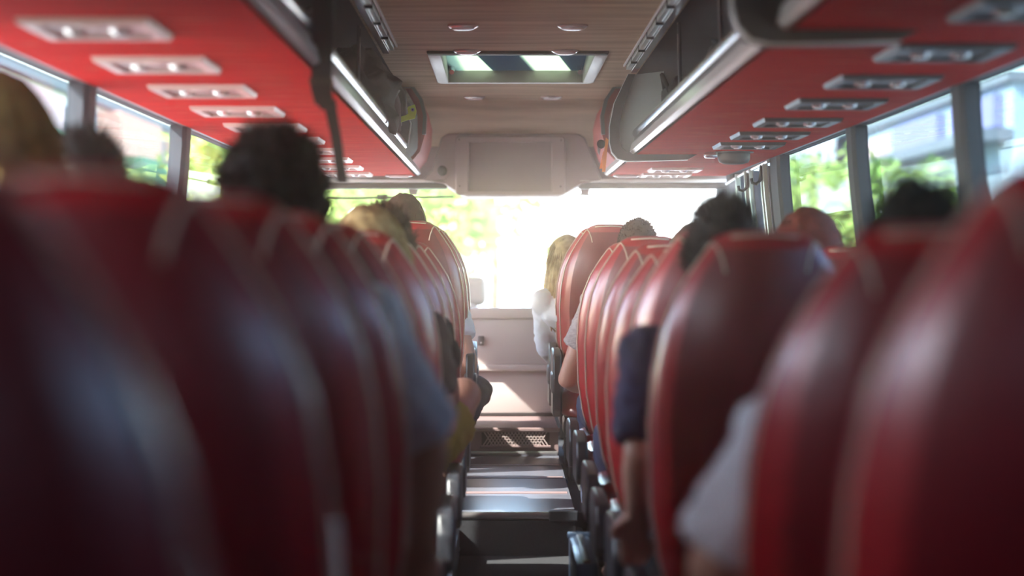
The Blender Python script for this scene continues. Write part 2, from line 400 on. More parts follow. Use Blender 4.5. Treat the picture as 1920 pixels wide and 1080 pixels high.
# side wings of the header
for nm, us in (('header_wing', (560, 838)), ('header_wing', (1085, 1385))):
    a, b = us
    top = 262; pts_f = [(a, top), (b, top), (b, 337), (a, 333 if a < 900 else 337)]
    if a > 900: pts_f = [(a, top), (1400, top), (1400, 335), (1345, 338), (a, 337)]
    m = MB(); prof = [hv(u, v, 11.35) for u, v in pts_f]
    m.loft([[(x, 0.05, z) for x, z in prof], [(x, 0.2, z) for x, z in prof]]); m.obj(nm, 'header_plastic', hd)
    m = MB(); xa, z = hv(a, 338, 11.32); xb, _ = hv(b, 338, 11.32)
    m.rbox(xa, xb + (0.03 if a > 900 else 0), 0.0, 0.12, z - 0.012, z + 0.006, 0.006); m.obj('header_edge', 'header_edge', hd, 40)
    m = MB(); m.rbox(xa, xb - (0.05 if a > 900 else 0), 0.03, 0.14, z - 0.045, z - 0.014, 0.008); m.obj('blind_box', 'header_dark', hd)
# central housing: trapezoid body lofted from back to face
face = [(838, 250), (1085, 250), (1098, 258), (1122, 318), (1130, 338), (1092, 345), (1064, 362), (1050, 369), (872, 369), (856, 361), (832, 345), (790, 338), (808, 320), (826, 258)]
m = MB(); r = []
for Y, sh in ((11.62, 1.0), (11.36, 1.0), (11.315, 0.995), (11.30, 0.975)):
    cu, cv = 960, 310
    r.append([(x, Y - 11.3, z) for x, z in [hv(cu + (u - cu) * sh, cv + (v - cv) * sh, 11.3) for u, v in face]])
m.loft(r); m.obj('monitor_housing', 'header_plastic', hd, 30)
def rr(u0, u1, v0, v1, rad, n=5, cham=False):
    out = []
    for (cu, cv, a0) in ((u1 - rad, v0 + rad, -90), (u1 - rad, v1 - rad, 0), (u0 + rad, v1 - rad, 90), (u0 + rad, v0 + rad, 180)):
        for k in range(n):
            a = math.radians(a0 + 90 * k / (n - 1)); out.append((cu + rad * math.cos(a), cv + rad * math.sin(a)))
    return out
def ring_frame(mb, outer, inner, y0, y1):
    n = len(outer)
    vs = [(x, y0, z) for x, z in outer] + [(x, y0, z) for x, z in inner] + [(x, y1, z) for x, z in outer] + [(x, y1, z) for x, z in inner]
    fs = []
    for j in range(n):
        k = (j + 1) % n
        fs += [(j, k, n + k, n + j), (2 * n + j, 3 * n + j, 3 * n + k, 2 * n + k), (j, 2 * n + j, 2 * n + k, k), (n + j, n + k, 3 * n + k, 3 * n + j)]
    mb.add(vs, fs)
m = MB()
o_ = [hv(u, v, 11.28) for u, v in rr(854, 1060, 256, 366, 7)]; i_ = [hv(u, v, 11.28) for u, v in rr(879, 1034, 267, 358, 2)]
ring_frame(m, o_, i_, -0.034, 0.004)
fo = m.obj('monitor_frame', 'header_plastic', hd, 30); bv = fo.modifiers.new('soft_edge', 'BEVEL'); bv.width = 0.007; bv.segments = 3; bv.limit_method = 'ANGLE'
m = MB(); prof = [hv(u, v, 11.28) for u, v in rr(878, 1035, 266, 359, 2)]
m.loft([[(x, -0.004, z) for x, z in prof], [(x, 0.003, z) for x, z in prof]]); m.obj('monitor_cover', 'monitor_cover', hd)
for u, v in ((861, 262), (1052, 263), (862, 349), (1051, 350)):
    x, z = hv(u, v, 11.28); MB().disc_y((x, -0.036, z), 0.005, 0.005, 0.006, 8).obj('screw', 'header_dark', hd)
x, z = hv(829, 320, 11.25)
m = MB(); m.disc_y((x, -0.035, z), 0.040, 0.042, 0.05, 24); cr = m.obj('camera_rim', 'header_plastic', hd, 40)
m = MB(); m.ellipsoid((x, -0.035, z), (0.027, 0.025, 0.028)); m.obj('camera_dome', 'bag_black', hd, 'all')

# windscreen
WINN += 1
m = MB(); m.loft([[(-1.2, 12.02, 0.5), (-1.2, 11.85, 1.66)], [(-0.6, 12.14, 0.5), (-0.6, 11.98, 1.66)], [(0, 12.18, 0.5), (0, 12.02, 1.66)], [(0.6, 12.14, 0.5), (0.6, 11.98, 1.66)], [(1.2, 12.02, 0.5), (1.2, 11.85, 1.66)]], close=False)
struct(m.obj('window_%d' % WINN, 'glass_front', None, 'all'), 'large windscreen pane at the front')
for s in (-1, 1):
    m = MB(); m.rbox(s * 1.24 - .05, s * 1.24 + .05, 11.75, 12.1, -0.05, 1.66, 0.02); m.obj('corner_post', 'pillar', bpy.data.objects['wall_left' if s < 0 else 'wall_right'])
# sun blind brackets and rods below the header
for ua, ub, bu, lab in ((612, 850, 775, 'thin black sun blind rod with bracket left of the monitor'), (1084, 1150, 1097, 'short black sun blind rod with bracket right of the monitor')):
    r_ = empty('sun_blind_rod', P(bu, 352, 11.45)); tag(r_, lab, 'rod')
    L = r_.location
    m = MB(); m.tube([P(ua, 372 if ua < 800 else 364, 11.5) - L, P(ub, 369, 11.5) - L], 0.006, 6); m.obj('rod', 'black_rubber', r_, 50)
    m = MB(); c = P(bu, 350, 11.5) - L
    m.loft([[(c.x - .035, c.y - .01, c.z + .02), (c.x + .035, c.y - .01, c.z + .02), (c.x + .035, c.y + .03, c.z + .02), (c.x - .035, c.y + .03, c.z + .02)],
            [(c.x - .018, c.y - .01, c.z - .045), (c.x + .018, c.y - .01, c.z - .045), (c.x + .018, c.y + .03, c.z - .045), (c.x - .018, c.y + .03, c.z - .045)]])
    m.obj('bracket', 'header_plastic', r_)
    if ua < 800:
        c = P(717, 370, 11.5) - L
        m = MB(); m.rbox(c.x - .03, c.x + .03, c.y - .012, c.y + .012, c.z - .012, c.z + .014, .005); m.obj('clip', 'black_rubber', r_)

# ------------------------------------------------------------------ luggage racks
def sx(s, pts): return [(s * x, z) for x, z in pts]
def rack(s):
    side = 'left' if s < 0 else 'right'
    r_ = empty('luggage_rack', (0, 0, ZU)); 
    tag(r_, 'open overhead luggage rack with chrome rail and red underside, %s of the aisle' % side, 'luggage rack')
    yA, yB = 0.2, 11.1
    def ext(name, mt, prof, a, b, sm=False):
        return MB().extrude_y(sx(s, [(x, z - ZU) for x, z in prof]), a, b).obj(name, mt, r_, sm)
    ext('underside_panel', 'felt_red', [(0.505, ZU), (1.135, ZU), (1.135, ZU + .02), (0.505, ZU + .02)], yA, yB)
    ext('outer_edge', 'bezel', [(1.135, ZU), (1.158, ZU + .004), (1.158, ZU + .02), (1.135, ZU + .02)], yA, yB)
    ext('back_panel', 'rack_dark', [(1.13, ZU + .02), (1.16, ZU + .02), (0.98, 1.95), (0.95, 1.95)], yA, yB)
    spans = [(yA, yB)] if s < 0 else [(yA, 4.15), (4.25, 8.93), (9.0, yB)]
    for a, b in spans:
        front = s > 0 and a == 9.0
        ext('lower_strip', 'rail_strip', [(0.505, ZU), (0.49, ZU + .01), (0.498, ZU + .045), (0.52, ZU + .045), (0.52, ZU)], a, b)
        if front: continue
        ext('rail_groove', 'rail_groove', [(0.508, ZU + .045), (0.512, ZU + .075), (0.54, ZU + .075), (0.54, ZU + .045)], a, b)
        c = (0.522, ZU + .092)
        ext('rail_tube', 'chrome', [(c[0] + .020 * math.cos(k * math.pi / 6), c[1] + .020 * math.sin(k * math.pi / 6)) for k in range(12)], a, b, 60)
        ext('rail_lip', 'chrome', [(0.528, ZU + .112), (0.540, ZU + .134), (0.548, ZU + .134), (0.545, ZU + .108)], a, b)
    ye = 8.26 if s < 0 else 9.08
    ext('roof_rail', 'chrome', [(0.505, ZR - .035), (0.515, ZR - .002), (0.53, ZR - .002), (0.53, ZR - .035)], yA, ye)
    ext('roof_rail_inner', 'alu', [(0.485, ZR - .022), (0.485, ZR - .002), (0.505, ZR - .002), (0.505, ZR - .022)], yA, ye)
    ext('roof_rail_edge', 'header_edge', [(0.472, ZR - .010), (0.472, ZR - .001), (0.478, ZR - .001), (0.478, ZR - .010)], yA, ye)
    for k in range(14):
        yy = 2.6 + k * 0.47
        if yy > ye - .1: break
        MB().box(min(s * .483, s * .508), max(s * .483, s * .508), yy, yy + .012, ZR - .03 - ZU, ZR - .004 - ZU).obj('rail_clip', 'bag_black', r_)
    for yy in ((4.4, 6.0, 7.6, 9.2, 10.5) if s < 0 else (4.6, 6.1, 7.5)):
        m = MB(); m.tube([(s * .60, yy, .015), (s * .585, yy, .12), (s * .58, yy, .40)], .007, 6); m.obj('rack_strut', 'chrome', r_, 50)
    # pale streaks of worn felt under the rack
    random.seed(11 + s)
    m = MB()
    for k in range(120):
        yy = 3.2 + (k + random.random() * .6) * 0.066; xx = random.choice((random.uniform(.55, .72), random.uniform(.55, .62), random.uniform(.98, 1.06)))
        ln = random.uniform(.10, .20); th = random.uniform(.008, .016)
        if xx > .9: ln *= .5
        m.add([(s * xx, yy, -.0012), (s * (xx + ln * .5), yy - th, -.0016), (s * (xx + ln), yy, -.0012), (s * (xx + ln * .5), yy + th, -.0012)], [(0, 1, 2, 3)])
    o = m.obj('felt_streaks', 'felt_streak', r_); o['kind'] = 'stuff'
    # red rounded locker front at the very front of the rack
    prof = [(0.505, ZU + .03), (0.46, ZU + .08), (0.435, ZU + .16), (0.43, ZU + .25), (0.45, ZU + .33), (0.49, ZU + .39), (0.53, ZU + .39), (0.49, ZU + .32), (0.47, ZU + .25), (0.475, ZU + .17), (0.50, ZU + .10), (0.54, ZU + .04)]
    ext('locker_front', 'bag_red', prof, 10.2, 11.15, 50)
    ext('locker_trim', 'bezel', [(x - .006, z + .004) for x, z in prof[2:7]] + [(x + .012, z + .004) for x, z in reversed(prof[2:7])], 10.16, 10.21)
    return r_
RL = rack(-1); RR = rack(1)
# C shaped end bezels on the right rack
def bezel(y, name, label):
    r_ = empty(name, (0, y, ZU)); tag(r_, label, 'rack bezel')
    outer = [(.485, .345), (.468, .31), (.425, .22), (.405, .12), (.405, .05), (.415, .01), (.44, -.018), (.48, -.028), (.60, -.026), (.74, -.022)]
    inner = [(.515, .345), (.50, .31), (.465, .215), (.447, .12), (.448, .06), (.458, .03), (.475, .014), (.50, .008), (.60, .004), (.78, .0)]
    def band(o2, i2, y0, y1):
        m = MB(); n = len(o2)
        vs = [(x, y0, z) for x, z in o2] + [(x, y0, z) for x, z in i2] + [(x, y1, z) for x, z in o2] + [(x, y1, z) for x, z in i2]; fs = []
        for j in range(n - 1):
            fs += [(j, j + 1, n + j + 1, n + j), (2 * n + j, 3 * n + j, 3 * n + j + 1, 2 * n + j + 1), (j, 2 * n + j, 2 * n + j + 1, j + 1), (n + j, n + j + 1, 3 * n + j + 1, 3 * n + j)]
        fs += [(0, n, 3 * n, 2 * n), (n - 1, 3 * n - 1, 4 * n - 1, 2 * n - 1)]
        m.add(vs, fs); return m
    band(outer, inner, -0.03, 0.06).obj('bezel_band', 'bezel', r_, 50)
    edge = [(x - .004 if k < 7 else x, z - .003) for k, (x, z) in enumerate(outer)]
    band(edge, outer, -0.034, -0.02).obj('bezel_edge', 'header_edge', r_, 50)
    i2 = [(x + .10, max(z, .10)) if k > 3 else (x + .10, z) for k, (x, z) in enumerate(inner)]
    m = MB(); m.loft([[(x, 0.0, z) for x, z in inner[:8]] + [(.62, 0.0, .02), (.64, 0.0, .36)], [(x, 0.02, z) for x, z in inner[:8]] + [(.62, 0.02, .02), (.64, 0.02, .36)]])
    m.obj('end_plate', 'bezel_inner', r_)
    return r_
bezel(8.95, 'rack_bezel', 'dark grey C-shaped rack end with pale green inner plate near the orange strap')
b2 = bezel(4.2, 'rack_bezel', 'large blurred dark grey rack end at the top right corner')
for ch in list(b2.children):
    if ch.name.startswith('end_plate'): ch.data.materials[0] = M['bezel']

# ------------------------------------------------------------------ service panels with reading lamps
def psu_proto(pale):
    r_ = empty('service_panel')
    fm, rm = ('psu_pale', 'psu_recess') if pale else ('psu_grey', 'psu_recess_dark')
    m = MB(); L, W = .155, .128
    ob = [(-W, -L), (W, -L), (W, L), (-W, L)]; ib = [(-W + .03, -L + .03), (W - .03, -L + .03), (W - .03, L - .03), (-W + .03, L - .03)]
    vs = [(x, y, 0) for x, y in ob] + [(x * .96, y * .97, -.012) for x, y in ob] + [(x, y, -.012) for x, y in ib] + [(x, y, -.002) for x, y in ib]
    fs = []
    for a in (0, 4, 8):
        for j in range(4):
            k = (j + 1) % 4; fs.append((a + j, a + k, a + 4 + k, a + 4 + j))
    m.add(vs, fs); m.obj('panel_frame', fm, r_)
    MB().box(-W + .03, W - .03, -L + .03, L - .03, -.004, -.001).obj('panel_recess', rm, r_)
    for sg in (-1, 1):
        m = MB(); m.drum((sg * .045, .02), .024, -.004, -.014, 16, .018); rim = m.obj('reading_lamp', 'lamp_rim', r_, 40)
        m = MB(); m.drum((sg * .045, .02), .014, -.013, -.017, 14, .010); m.obj('lamp_lens', 'lens', rim, 40)
    m = MB(); m.drum((0, -.07), .028, -.004, -.011, 16, .024); m.obj('air_vent', fm, r_, 40)
    for sg in (-1, 1):
        m = MB(); m.rbox(sg * .045 - .010, sg * .045 + .010, .075, .090, -.010, -.003, .003); m.obj('call_button', 'button_red', r_)
    return r_
ordn = ['nearest', 'second', 'third', 'fourth', 'fifth', 'sixth', 'seventh', 'eighth', 'ninth', 'tenth', 'eleventh', 'twelfth']
pp = psu_proto(True); pg = psu_proto(False)
first = True
for k in range(10):
    o = pp if k == 0 else copy_tree(pp)
    o.location = (-0.862, 4.12 + .742 * k, ZU)
    tag(o, '%s pale pink service panel with lamps under the left rack, counted from the camera' % ordn[k], 'service panel', 'service panels under the left rack')
for k, yy in enumerate((3.8, 4.58, 5.31, 6.05, 6.84, 7.54, 8.18, 10.3, 10.9)):
    if yy > 9:
        o = copy_tree(pp)
        for ch in o.children: pass
    else:
        o = pg if k == 0 else copy_tree(pg)
    o.location = (0.912 if yy < 9 else 0.80, yy, ZU)
    tag(o, '%s %s service panel with lamps under the right rack, counted from the camera' % (ordn[k], 'dark grey' if yy < 9 else 'pale'), 'service panel', 'service panels under the right rack')
# small strip lights near the front edge
for x, lab in ((-0.60, 'small pale courtesy light under the left rack beside the windscreen'), (0.60, 'small pale courtesy light under the right rack below the orange strap')):
    r_ = empty('courtesy_light', (x, 10.95, ZU)); tag(r_, lab, 'light')
    MB().rbox(-.07, .07, -.03, .03, -.010, 0, .004).obj('light_base', 'lamp_rim', r_)
    MB().rbox(-.05, .05, -.02, .02, -.016, -.008, .003).obj('light_lens', 'lens', r_)

# drum fixture below the right rack
p = P(1376, 283, 8.72)
r_ = empty('dome_fixture', (p.x, 8.72, ZU)); tag(r_, 'dark grey drum-shaped fixture hanging below the right luggage rack', 'fixture')
m = MB(); R_ = .068
m.loft([[(q * math.cos(2 * math.pi * k / 28), q * math.sin(2 * math.pi * k / 28), z) for k in range(28)] for q, z in ((R_, 0), (R_ * 1.02, -.012), (R_, -.030), (R_ * .9, -.044), (R_ * .6, -.051), (R_ * .15, -.053))])
m.obj('drum_body', 'drum', r_, 'all')
MB().drum((0, 0), R_ * 1.22, -.004, 0, 28).obj('mount_ring', 'bezel', r_)
m = MB(); m.rbox(-.125, -.07, -.03, .02, -.026, -.002, .008); m.obj('side_latch', 'chrome', r_, 40)

# coat hooks
for (u, v, Y), lab in (((1424, 345, 9.9), 'dark coat hook on the pale strip nearest the windscreen'), ((1452, 331, 9.38), 'dark coat hook on the window pillar farther from the windscreen')):
    p = P(u, v, Y); x = wx(p.z) - .052
    r_ = empty('coat_hook', (x, Y, p.z)); tag(r_, lab, 'hook')
    MB().rbox(-.012, .0, -.012, .012, -.02, .05, .004).obj('hook_plate', 'black_rubber', r_)
    m = MB(); m.tube([(-.008, 0, .01), (-.012, 0, -.02), (-.028, 0, -.034), (-.046, 0, -.028), (-.050, 0, -.008)], .007, 8); m.obj('hook_arm', 'black_rubber', r_, 50)

# ------------------------------------------------------------------ ceiling lights and hatch
lp = empty('ceiling_light')
m = MB(); m.loft([[(.056 * q * math.cos(2 * math.pi * k / 20), .042 * q * math.sin(2 * math.pi * k / 20), z) for k in range(20)] for q, z in ((1, 0), (1.0, -.006), (.82, -.012))]); m.obj('light_rim', 'lamp_rim', lp, 50)
m = MB(); m.loft([[(.044 * q * math.cos(2 * math.pi * k / 20), .032 * q * math.sin(2 * math.pi * k / 20), z) for k in range(20)] for q, z in ((1, -.011), (.9, -.016), (.5, -.020))]); m.obj('light_lens', 'lens', lp, 'all')
k = 0
for yy, dsc in ((7.57, 'nearest the camera'), (8.46, 'at the near edge of the roof hatch'), (10.8, 'beyond the roof hatch')):
    for x in (-.20, .20):
        o = lp if k == 0 else copy_tree(lp); k += 1
        o.location = (x, yy, ZR)
        tag(o, 'oval ceiling light %s, %s of its pair' % (dsc, 'left' if x < 0 else 'right'), 'ceiling light', 'oval ceiling lights')
ht = empty('roof_hatch', (0, 9.2, ZR)); tag(ht, 'roof hatch with grey frame and tinted glass lid in the brown ceiling', 'roof hatch')
def hb(name, mt, x0, x1, y0, y1, z0, z1, r=.006): return MB().rbox(x0, x1, y0 - 9.2, y1 - 9.2, z0 - ZR, z1 - ZR, r).obj(name, mt, ht, 40)
hb('near_edge', 'hatch_dark', HX0 - .02, HX1 + .02, HY0 - .06, HY0 + .02, ZR - .012, ZR + .10)
hb('far_edge', 'hatch_frame', HX0 - .01, HX1 + .01, HY1 - .03, HY1 + .03, ZR - .012, ZR + .05)
hb('side_edge', 'hatch_frame', HX0 - .02, HX0 + .035, HY0 + .02, HY1 - .02, ZR - .012, ZR + .13)
hb('side_edge', 'hatch_frame', HX1 - .035, HX1 + .02, HY0 + .02, HY1 - .02, ZR - .012, ZR + .13)
for x in (HX0 + .055, HX1 - .055):
    m = MB(); m.tube([(x, .45, .02), (x, .55, .06), (x, .60, .10)], .012, 8); m.obj('hinge_arm', 'chrome', ht, 50)
# lid: tinted glass, pale slanted bands painted in as light reflections
lidm = bpy.data.materials.new('hatch_lid'); lidm.use_nodes = True
t = lidm.node_tree; t.nodes.clear()
o_ = t.nodes.new('ShaderNodeOutputMaterial')
tr = t.nodes.new('ShaderNodeBsdfTranslucent'); tr.inputs[0].default_value = (0.25, 0.29, 0.22, 1)
df = t.nodes.new('ShaderNodeBsdfTranslucent'); df.inputs[0].default_value = (0.018, 0.034, 0.045, 1)
mx = t.nodes.new('ShaderNodeMixShader'); tc = t.nodes.new('ShaderNodeTexCoord')
sp = t.nodes.new('ShaderNodeSeparateXYZ'); t.links.new(tc.outputs['Object'], sp.inputs[0])
def mth(op, a_, b_):
    n_ = t.nodes.new('ShaderNodeMath'); n_.operation = op
    for i_, q in enumerate((a_, b_)):
        if isinstance(q, (int, float)): n_.inputs[i_].default_value = q
        else: t.links.new(q, n_.inputs[i_])
    return n_.outputs[0]
sq_ = mth('MULTIPLY', mth('ADD', sp.outputs[1], 0.66), -0.16)
fq = mth('FRACT', mth('DIVIDE', mth('ADD', mth('ADD', sp.outputs[0], sq_), 1.42), 0.37), 0.0)
st = t.nodes.new('ShaderNodeValToRGB'); st.color_ramp.elements[0].position = 0.50; st.color_ramp.elements[1].position = 0.56
t.links.new(fq, st.inputs[0])
t.links.new(st.outputs[0], mx.inputs[0]); t.links.new(df.outputs[0], mx.inputs[1]); t.links.new(tr.outputs[0], mx.inputs[2]); t.links.new(mx.outputs[0], o_.inputs[0])
M['hatch_lid'] = lidm
m = MB(); m.loft([[(HX0, -.66, .135), (HX1, -.66, .135), (HX1, -.66, .145), (HX0, -.66, .145)], [(HX0, .66, .045), (HX1, .66, .045), (HX1, .66, .055), (HX0, .66, .055)]])
m.obj('lid_glass', 'hatch_lid', ht)

# ------------------------------------------------------------------ seats
WT = [(.38, .13), (.42, .17), (.50, .198), (.62, .217), (.78, .223), (.88, .216), (.96, .200), (1.03, .172), (1.08, .142), (1.115, .116), (1.136, .100), (1.148, .082), (1.156, .055)]
TT = [(.38, .045), (.42, .075), (.55, .100), (.80, .105), (.95, .095), (1.05, .075), (1.12, .055), (1.144, .038), (1.156, .014)]
PEX = 2.1
def sy0(z): return -(z - 1.13) * 0.14
def back_y(x, z, off=0.0):
    wv_ = lerp_table(WT, z); tv = lerp_table(TT, z)
    q = min(.999, abs(x) / wv_)
    return sy0(z) + .09 - tv * (1 - q ** PEX) ** (1 / PEX) - off
def seat_proto(armside, tall=False):
    r_ = empty('coach_seat')
    zs = [.38, .40, .42, .46, .50, .56, .62, .70, .78, .84, .88, .92, .96, 1.0, 1.03, 1.06, 1.08, 1.10, 1.115, 1.125, 1.136, 1.142, 1.148, 1.153, 1.156]
    m = MB(); rings = []; n = 40
    for z in zs:
        a = lerp_table(WT, z); b = lerp_table(TT, z); rg = []
        for k in range(n):
            th = 2 * math.pi * k / n; c, s_ = math.cos(th), math.sin(th)
            x = a * math.copysign(abs(c) ** (2 / PEX), c); y = b * math.copysign(abs(s_) ** (2 / PEX), s_)
            rg.append((x, sy0(z) + .09 + y, z))
        rings.append(rg)
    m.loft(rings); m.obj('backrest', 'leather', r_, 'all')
    # rear panel between the seams
    m = MB(); rows = []
    for z in [.44, .50, .56, .62, .70, .78, .86, .92, .98, 1.03, 1.07, 1.10, 1.12]:
        hw = lerp_table(WT, z) * .80 if z < 1.0 else min(lerp_table(WT, z) * .80, .088 + (1.12 - z) * .7)
        rows.append([(x, back_y(x, z, .005), z) for x in [hw * (-1 + 2 * k / 10) for k in range(11)]])
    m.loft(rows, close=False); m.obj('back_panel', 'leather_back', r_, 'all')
    for s in (-1, 1):
        m = MB(); pts = []
        for k in range(22):
            z = .46 + k * (1.128 - .46) / 21
            x = s * min(lerp_table(WT, z) * .985, .108 + (1.128 - z) * 1.2)
            pts.append((x, back_y(x, z, .002), z))
        for xx, z in ((.098, 1.132), (.090, 1.120), (.083, 1.10), (.078, 1.075)):
            pts.append((s * xx, back_y(s * xx, z, .004), z))
        m.tube(pts, .0028, 6); m.obj('piping', 'piping', r_, 'all')
    m = MB(); m.tube([(x, back_y(x, 1.144, .002), 1.144 + .004 * (1 - abs(x) / .065)) for x in (-.065, -.03, 0, .03, .065)], .003, 6); m.obj('top_piping', 'piping', r_, 'all')
    # cushion
    m = MB(); rings = []
    for yy, hw, h0, h1 in ((.12, .16, .32, .40), (.15, .20, .29, .43), (.25, .218, .28, .42), (.42, .222, .28, .425), (.50, .218, .285, .43), (.55, .20, .30, .42), (.57, .16, .33, .395)):
        rg = []
        for k in range(24):
            th = 2 * math.pi * k / 24; c, s_ = math.cos(th), math.sin(th)
            rg.append((hw * math.copysign(abs(c) ** .5, c), yy, (h0 + h1) / 2 + (h1 - h0) / 2 * math.copysign(abs(s_) ** .5, s_)))
        rings.append(rg)
    m.loft(rings); m.obj('cushion', 'leather', r_, 'all')
    # pedestal and pocket
    m = MB(); m.rbox(-.20, .20, .16, .46, .20, .29, .02); m.obj('seat_frame', 'seat_plastic', r_, 40)
    for s in (-1, 1):
        m = MB(); m.rbox(s * .15 - .022, s * .15 + .022, .20, .42, 0, .22, .012); m.obj('leg', 'seat_plastic', r_, 40)
    m = MB(); rows = []
    for z in (.45, .50, .56, .62, .66):
        hw = lerp_table(WT, z) * .66
        rows.append([(x, back_y(x, z, .010 + .022 * (z - .45) / .21 * (1 - (x / hw) ** 2)), z) for x in [hw * (-1 + 2 * k / 8) for k in range(9)]])
    m.loft(rows, close=False); m.obj('seat_pocket', 'pouch', r_, 'all')
    if armside:
        x = armside * .232
        m = MB()
        hh = .13 if tall else 0.0
        pr = [(.10, .30), (.40, .30), (.43, .34), (.44, .42 + hh), (.41, .455 + hh), (.35, .47 + hh), (.14, .47 + hh), (.07, .45 + hh), (.045, .40 + hh), (.05, .33)]
        m.loft([[(x - .020, y, z) for y, z in pr], [(x + .020, y, z) for y, z in pr]]); sc_ = m.obj('armrest' if tall else 'side_cover', 'seat_plastic', r_, 40)
        bv = sc_.modifiers.new('soft_edge', 'BEVEL'); bv.width = .008; bv.segments = 2; bv.limit_method = 'ANGLE'
        if tall:
            m = MB(); m.rbox(x - .028, x + .028, .05, .30, .40, .50, .02, 3); m.obj('armrest_hinge', 'bezel', r_, 40)
        m = MB(); m.tube([(x - armside * .03, .0, .02), (x - armside * .03, .44, .02)], .016, 8); m.obj('floor_rail', 'seat_metal', r_, 50)
    return r_
LROWS = [1.0, 1.75, 2.5, 3.2, 3.95, 5.1, 5.95, 6.75, 7.6, 8.35, 9.15, 9.9]
RROWS = [1.65, 2.35, 3.95, 4.72, 5.6, 6.25, 7.05, 7.8, 9.15, 9.85]
protoL = seat_proto(1); protoR = seat_proto(-1); protoW = seat_proto(0); protoLT = seat_proto(1, True); protoRT = seat_proto(-1, True)
used = set()
def place(pr, loc, label, grp):
    o = pr if pr.name not in used else copy_tree(pr); used.add(pr.name)
    o.location = loc; tag(o, label, 'seat', grp); return o
def zrow(y): return 0.10 if y > 8.2 else 0.0
ROWZ = {}
for side, rows, pr, sg in (('left', LROWS, protoL, -1), ('right', RROWS, protoR, 1)):
    n = len(rows)
    for k, y in enumerate(rows):
        dz = {('left', 2.5): .012, ('right', 1.65): .012, ('right', 2.35): -.03, ('right', 3.95): -.012, ('right', 4.72): .01, ('right', 5.6): -.028, ('right', 6.25): -.012, ('right', 7.05): .02, ('right', 7.8): .008}.get((side, y), 0.008)
        if y > 8.2: dz = 0.10
        x = (-0.43 if sg < 0 else 0.448)
        if side == 'right' and y > 9: x = .42
        place(pr if y < 9 else (protoLT if sg < 0 else protoRT), (x, y, dz), 'red leather aisle seat with cream piping, %s from the camera in the %s row' % (ordn[k], side), 'red coach seats')
        if y > 2.3:
            place(protoW, (sg * 0.895, y, dz), 'red leather window seat beside the %s aisle seat on the %s' % (ordn[k], side), 'red coach seats')

# ------------------------------------------------------------------ people
def bake(mb, name, m, parent, voxel, smooth_it=6, wr=0.0, seed=0):
    me = bpy.data.meshes.new(name); me.from_pydata(mb.v, [], mb.f)
    bm = bmesh.new(); bm.from_mesh(me); bmesh.ops.recalc_face_normals(bm, faces=bm.faces); bm.to_mesh(me); bm.free()
    o = bpy.data.objects.new(name, me); C.objects.link(o)
    md = o.modifiers.new('r', 'REMESH'); md.mode = 'VOXEL'; md.voxel_size = voxel
    if smooth_it:
        ms = o.modifiers.new('s', 'SMOOTH'); ms.iterations = smooth_it; ms.factor = 0.5
    bpy.context.view_layer.update()
    dg = bpy.context.evaluated_depsgraph_get()
    nm = bpy.data.meshes.new_from_object(o.evaluated_get(dg))
    o.modifiers.clear(); o.data = nm; nm.name = name
    if wr:
        nm.update()
        co = [v.co.copy() for v in nm.vertices]; no = [v.normal.copy() for v in nm.vertices]
        for v, c, n_ in zip(nm.vertices, co, no):
            q = Vector((c.x * 16 + seed, c.y * 16, c.z * 26 + c.x * 14))
            v.co = c + n_ * wr * (abs(noise.noise(q)) * 1.6 + .5 * noise.noise(q * 2.3))
    nm.materials.clear(); nm.materials.append(M[m]); nm.shade_smooth()
    if parent: o.parent = parent
    return o

def head_k(d):
    """radius of the head along a direction (face looks along +y)"""
    k = 1.0
    if d.z < 0: k *= 1 - .16 * (-d.z) ** 1.2 * (1 if d.y < .3 else .55)
    if d.y > .55 and d.z > -.1: k *= .97
    return k
def hand(mb, wrist, dirv, side):
    d = dirv.normalized(); a = d.cross(Vector((0, 0, 1)))
    if a.length < .2: a = Vector((0, 1, 0))
    a.normalize(); nrm = a.cross(d).normalized()
    mb.tube([wrist - d * .01, wrist + d * .04, wrist + d * .085], [(.026, .018), (.038, .016), (.036, .013)], 10)
    for k, ln in enumerate((.066, .076, .072, .056)):
        o = wrist + d * .075 + a * (-.027 + .018 * k)
        p1 = o + d * ln * .5 - nrm * .006; p2 = p1 + d * ln * .3 - nrm * .016; p3 = p2 + d * ln * .18 - nrm * .018
        mb.tube([o, p1, p2, p3], [.009, .0085, .008, .006], 8)
    o = wrist + d * .025 - a * .03
    mb.tube([o, o - a * .018 + d * .026 - nrm * .006, o - a * .022 + d * .055 - nrm * .016], [.011, .0095, .007], 8)

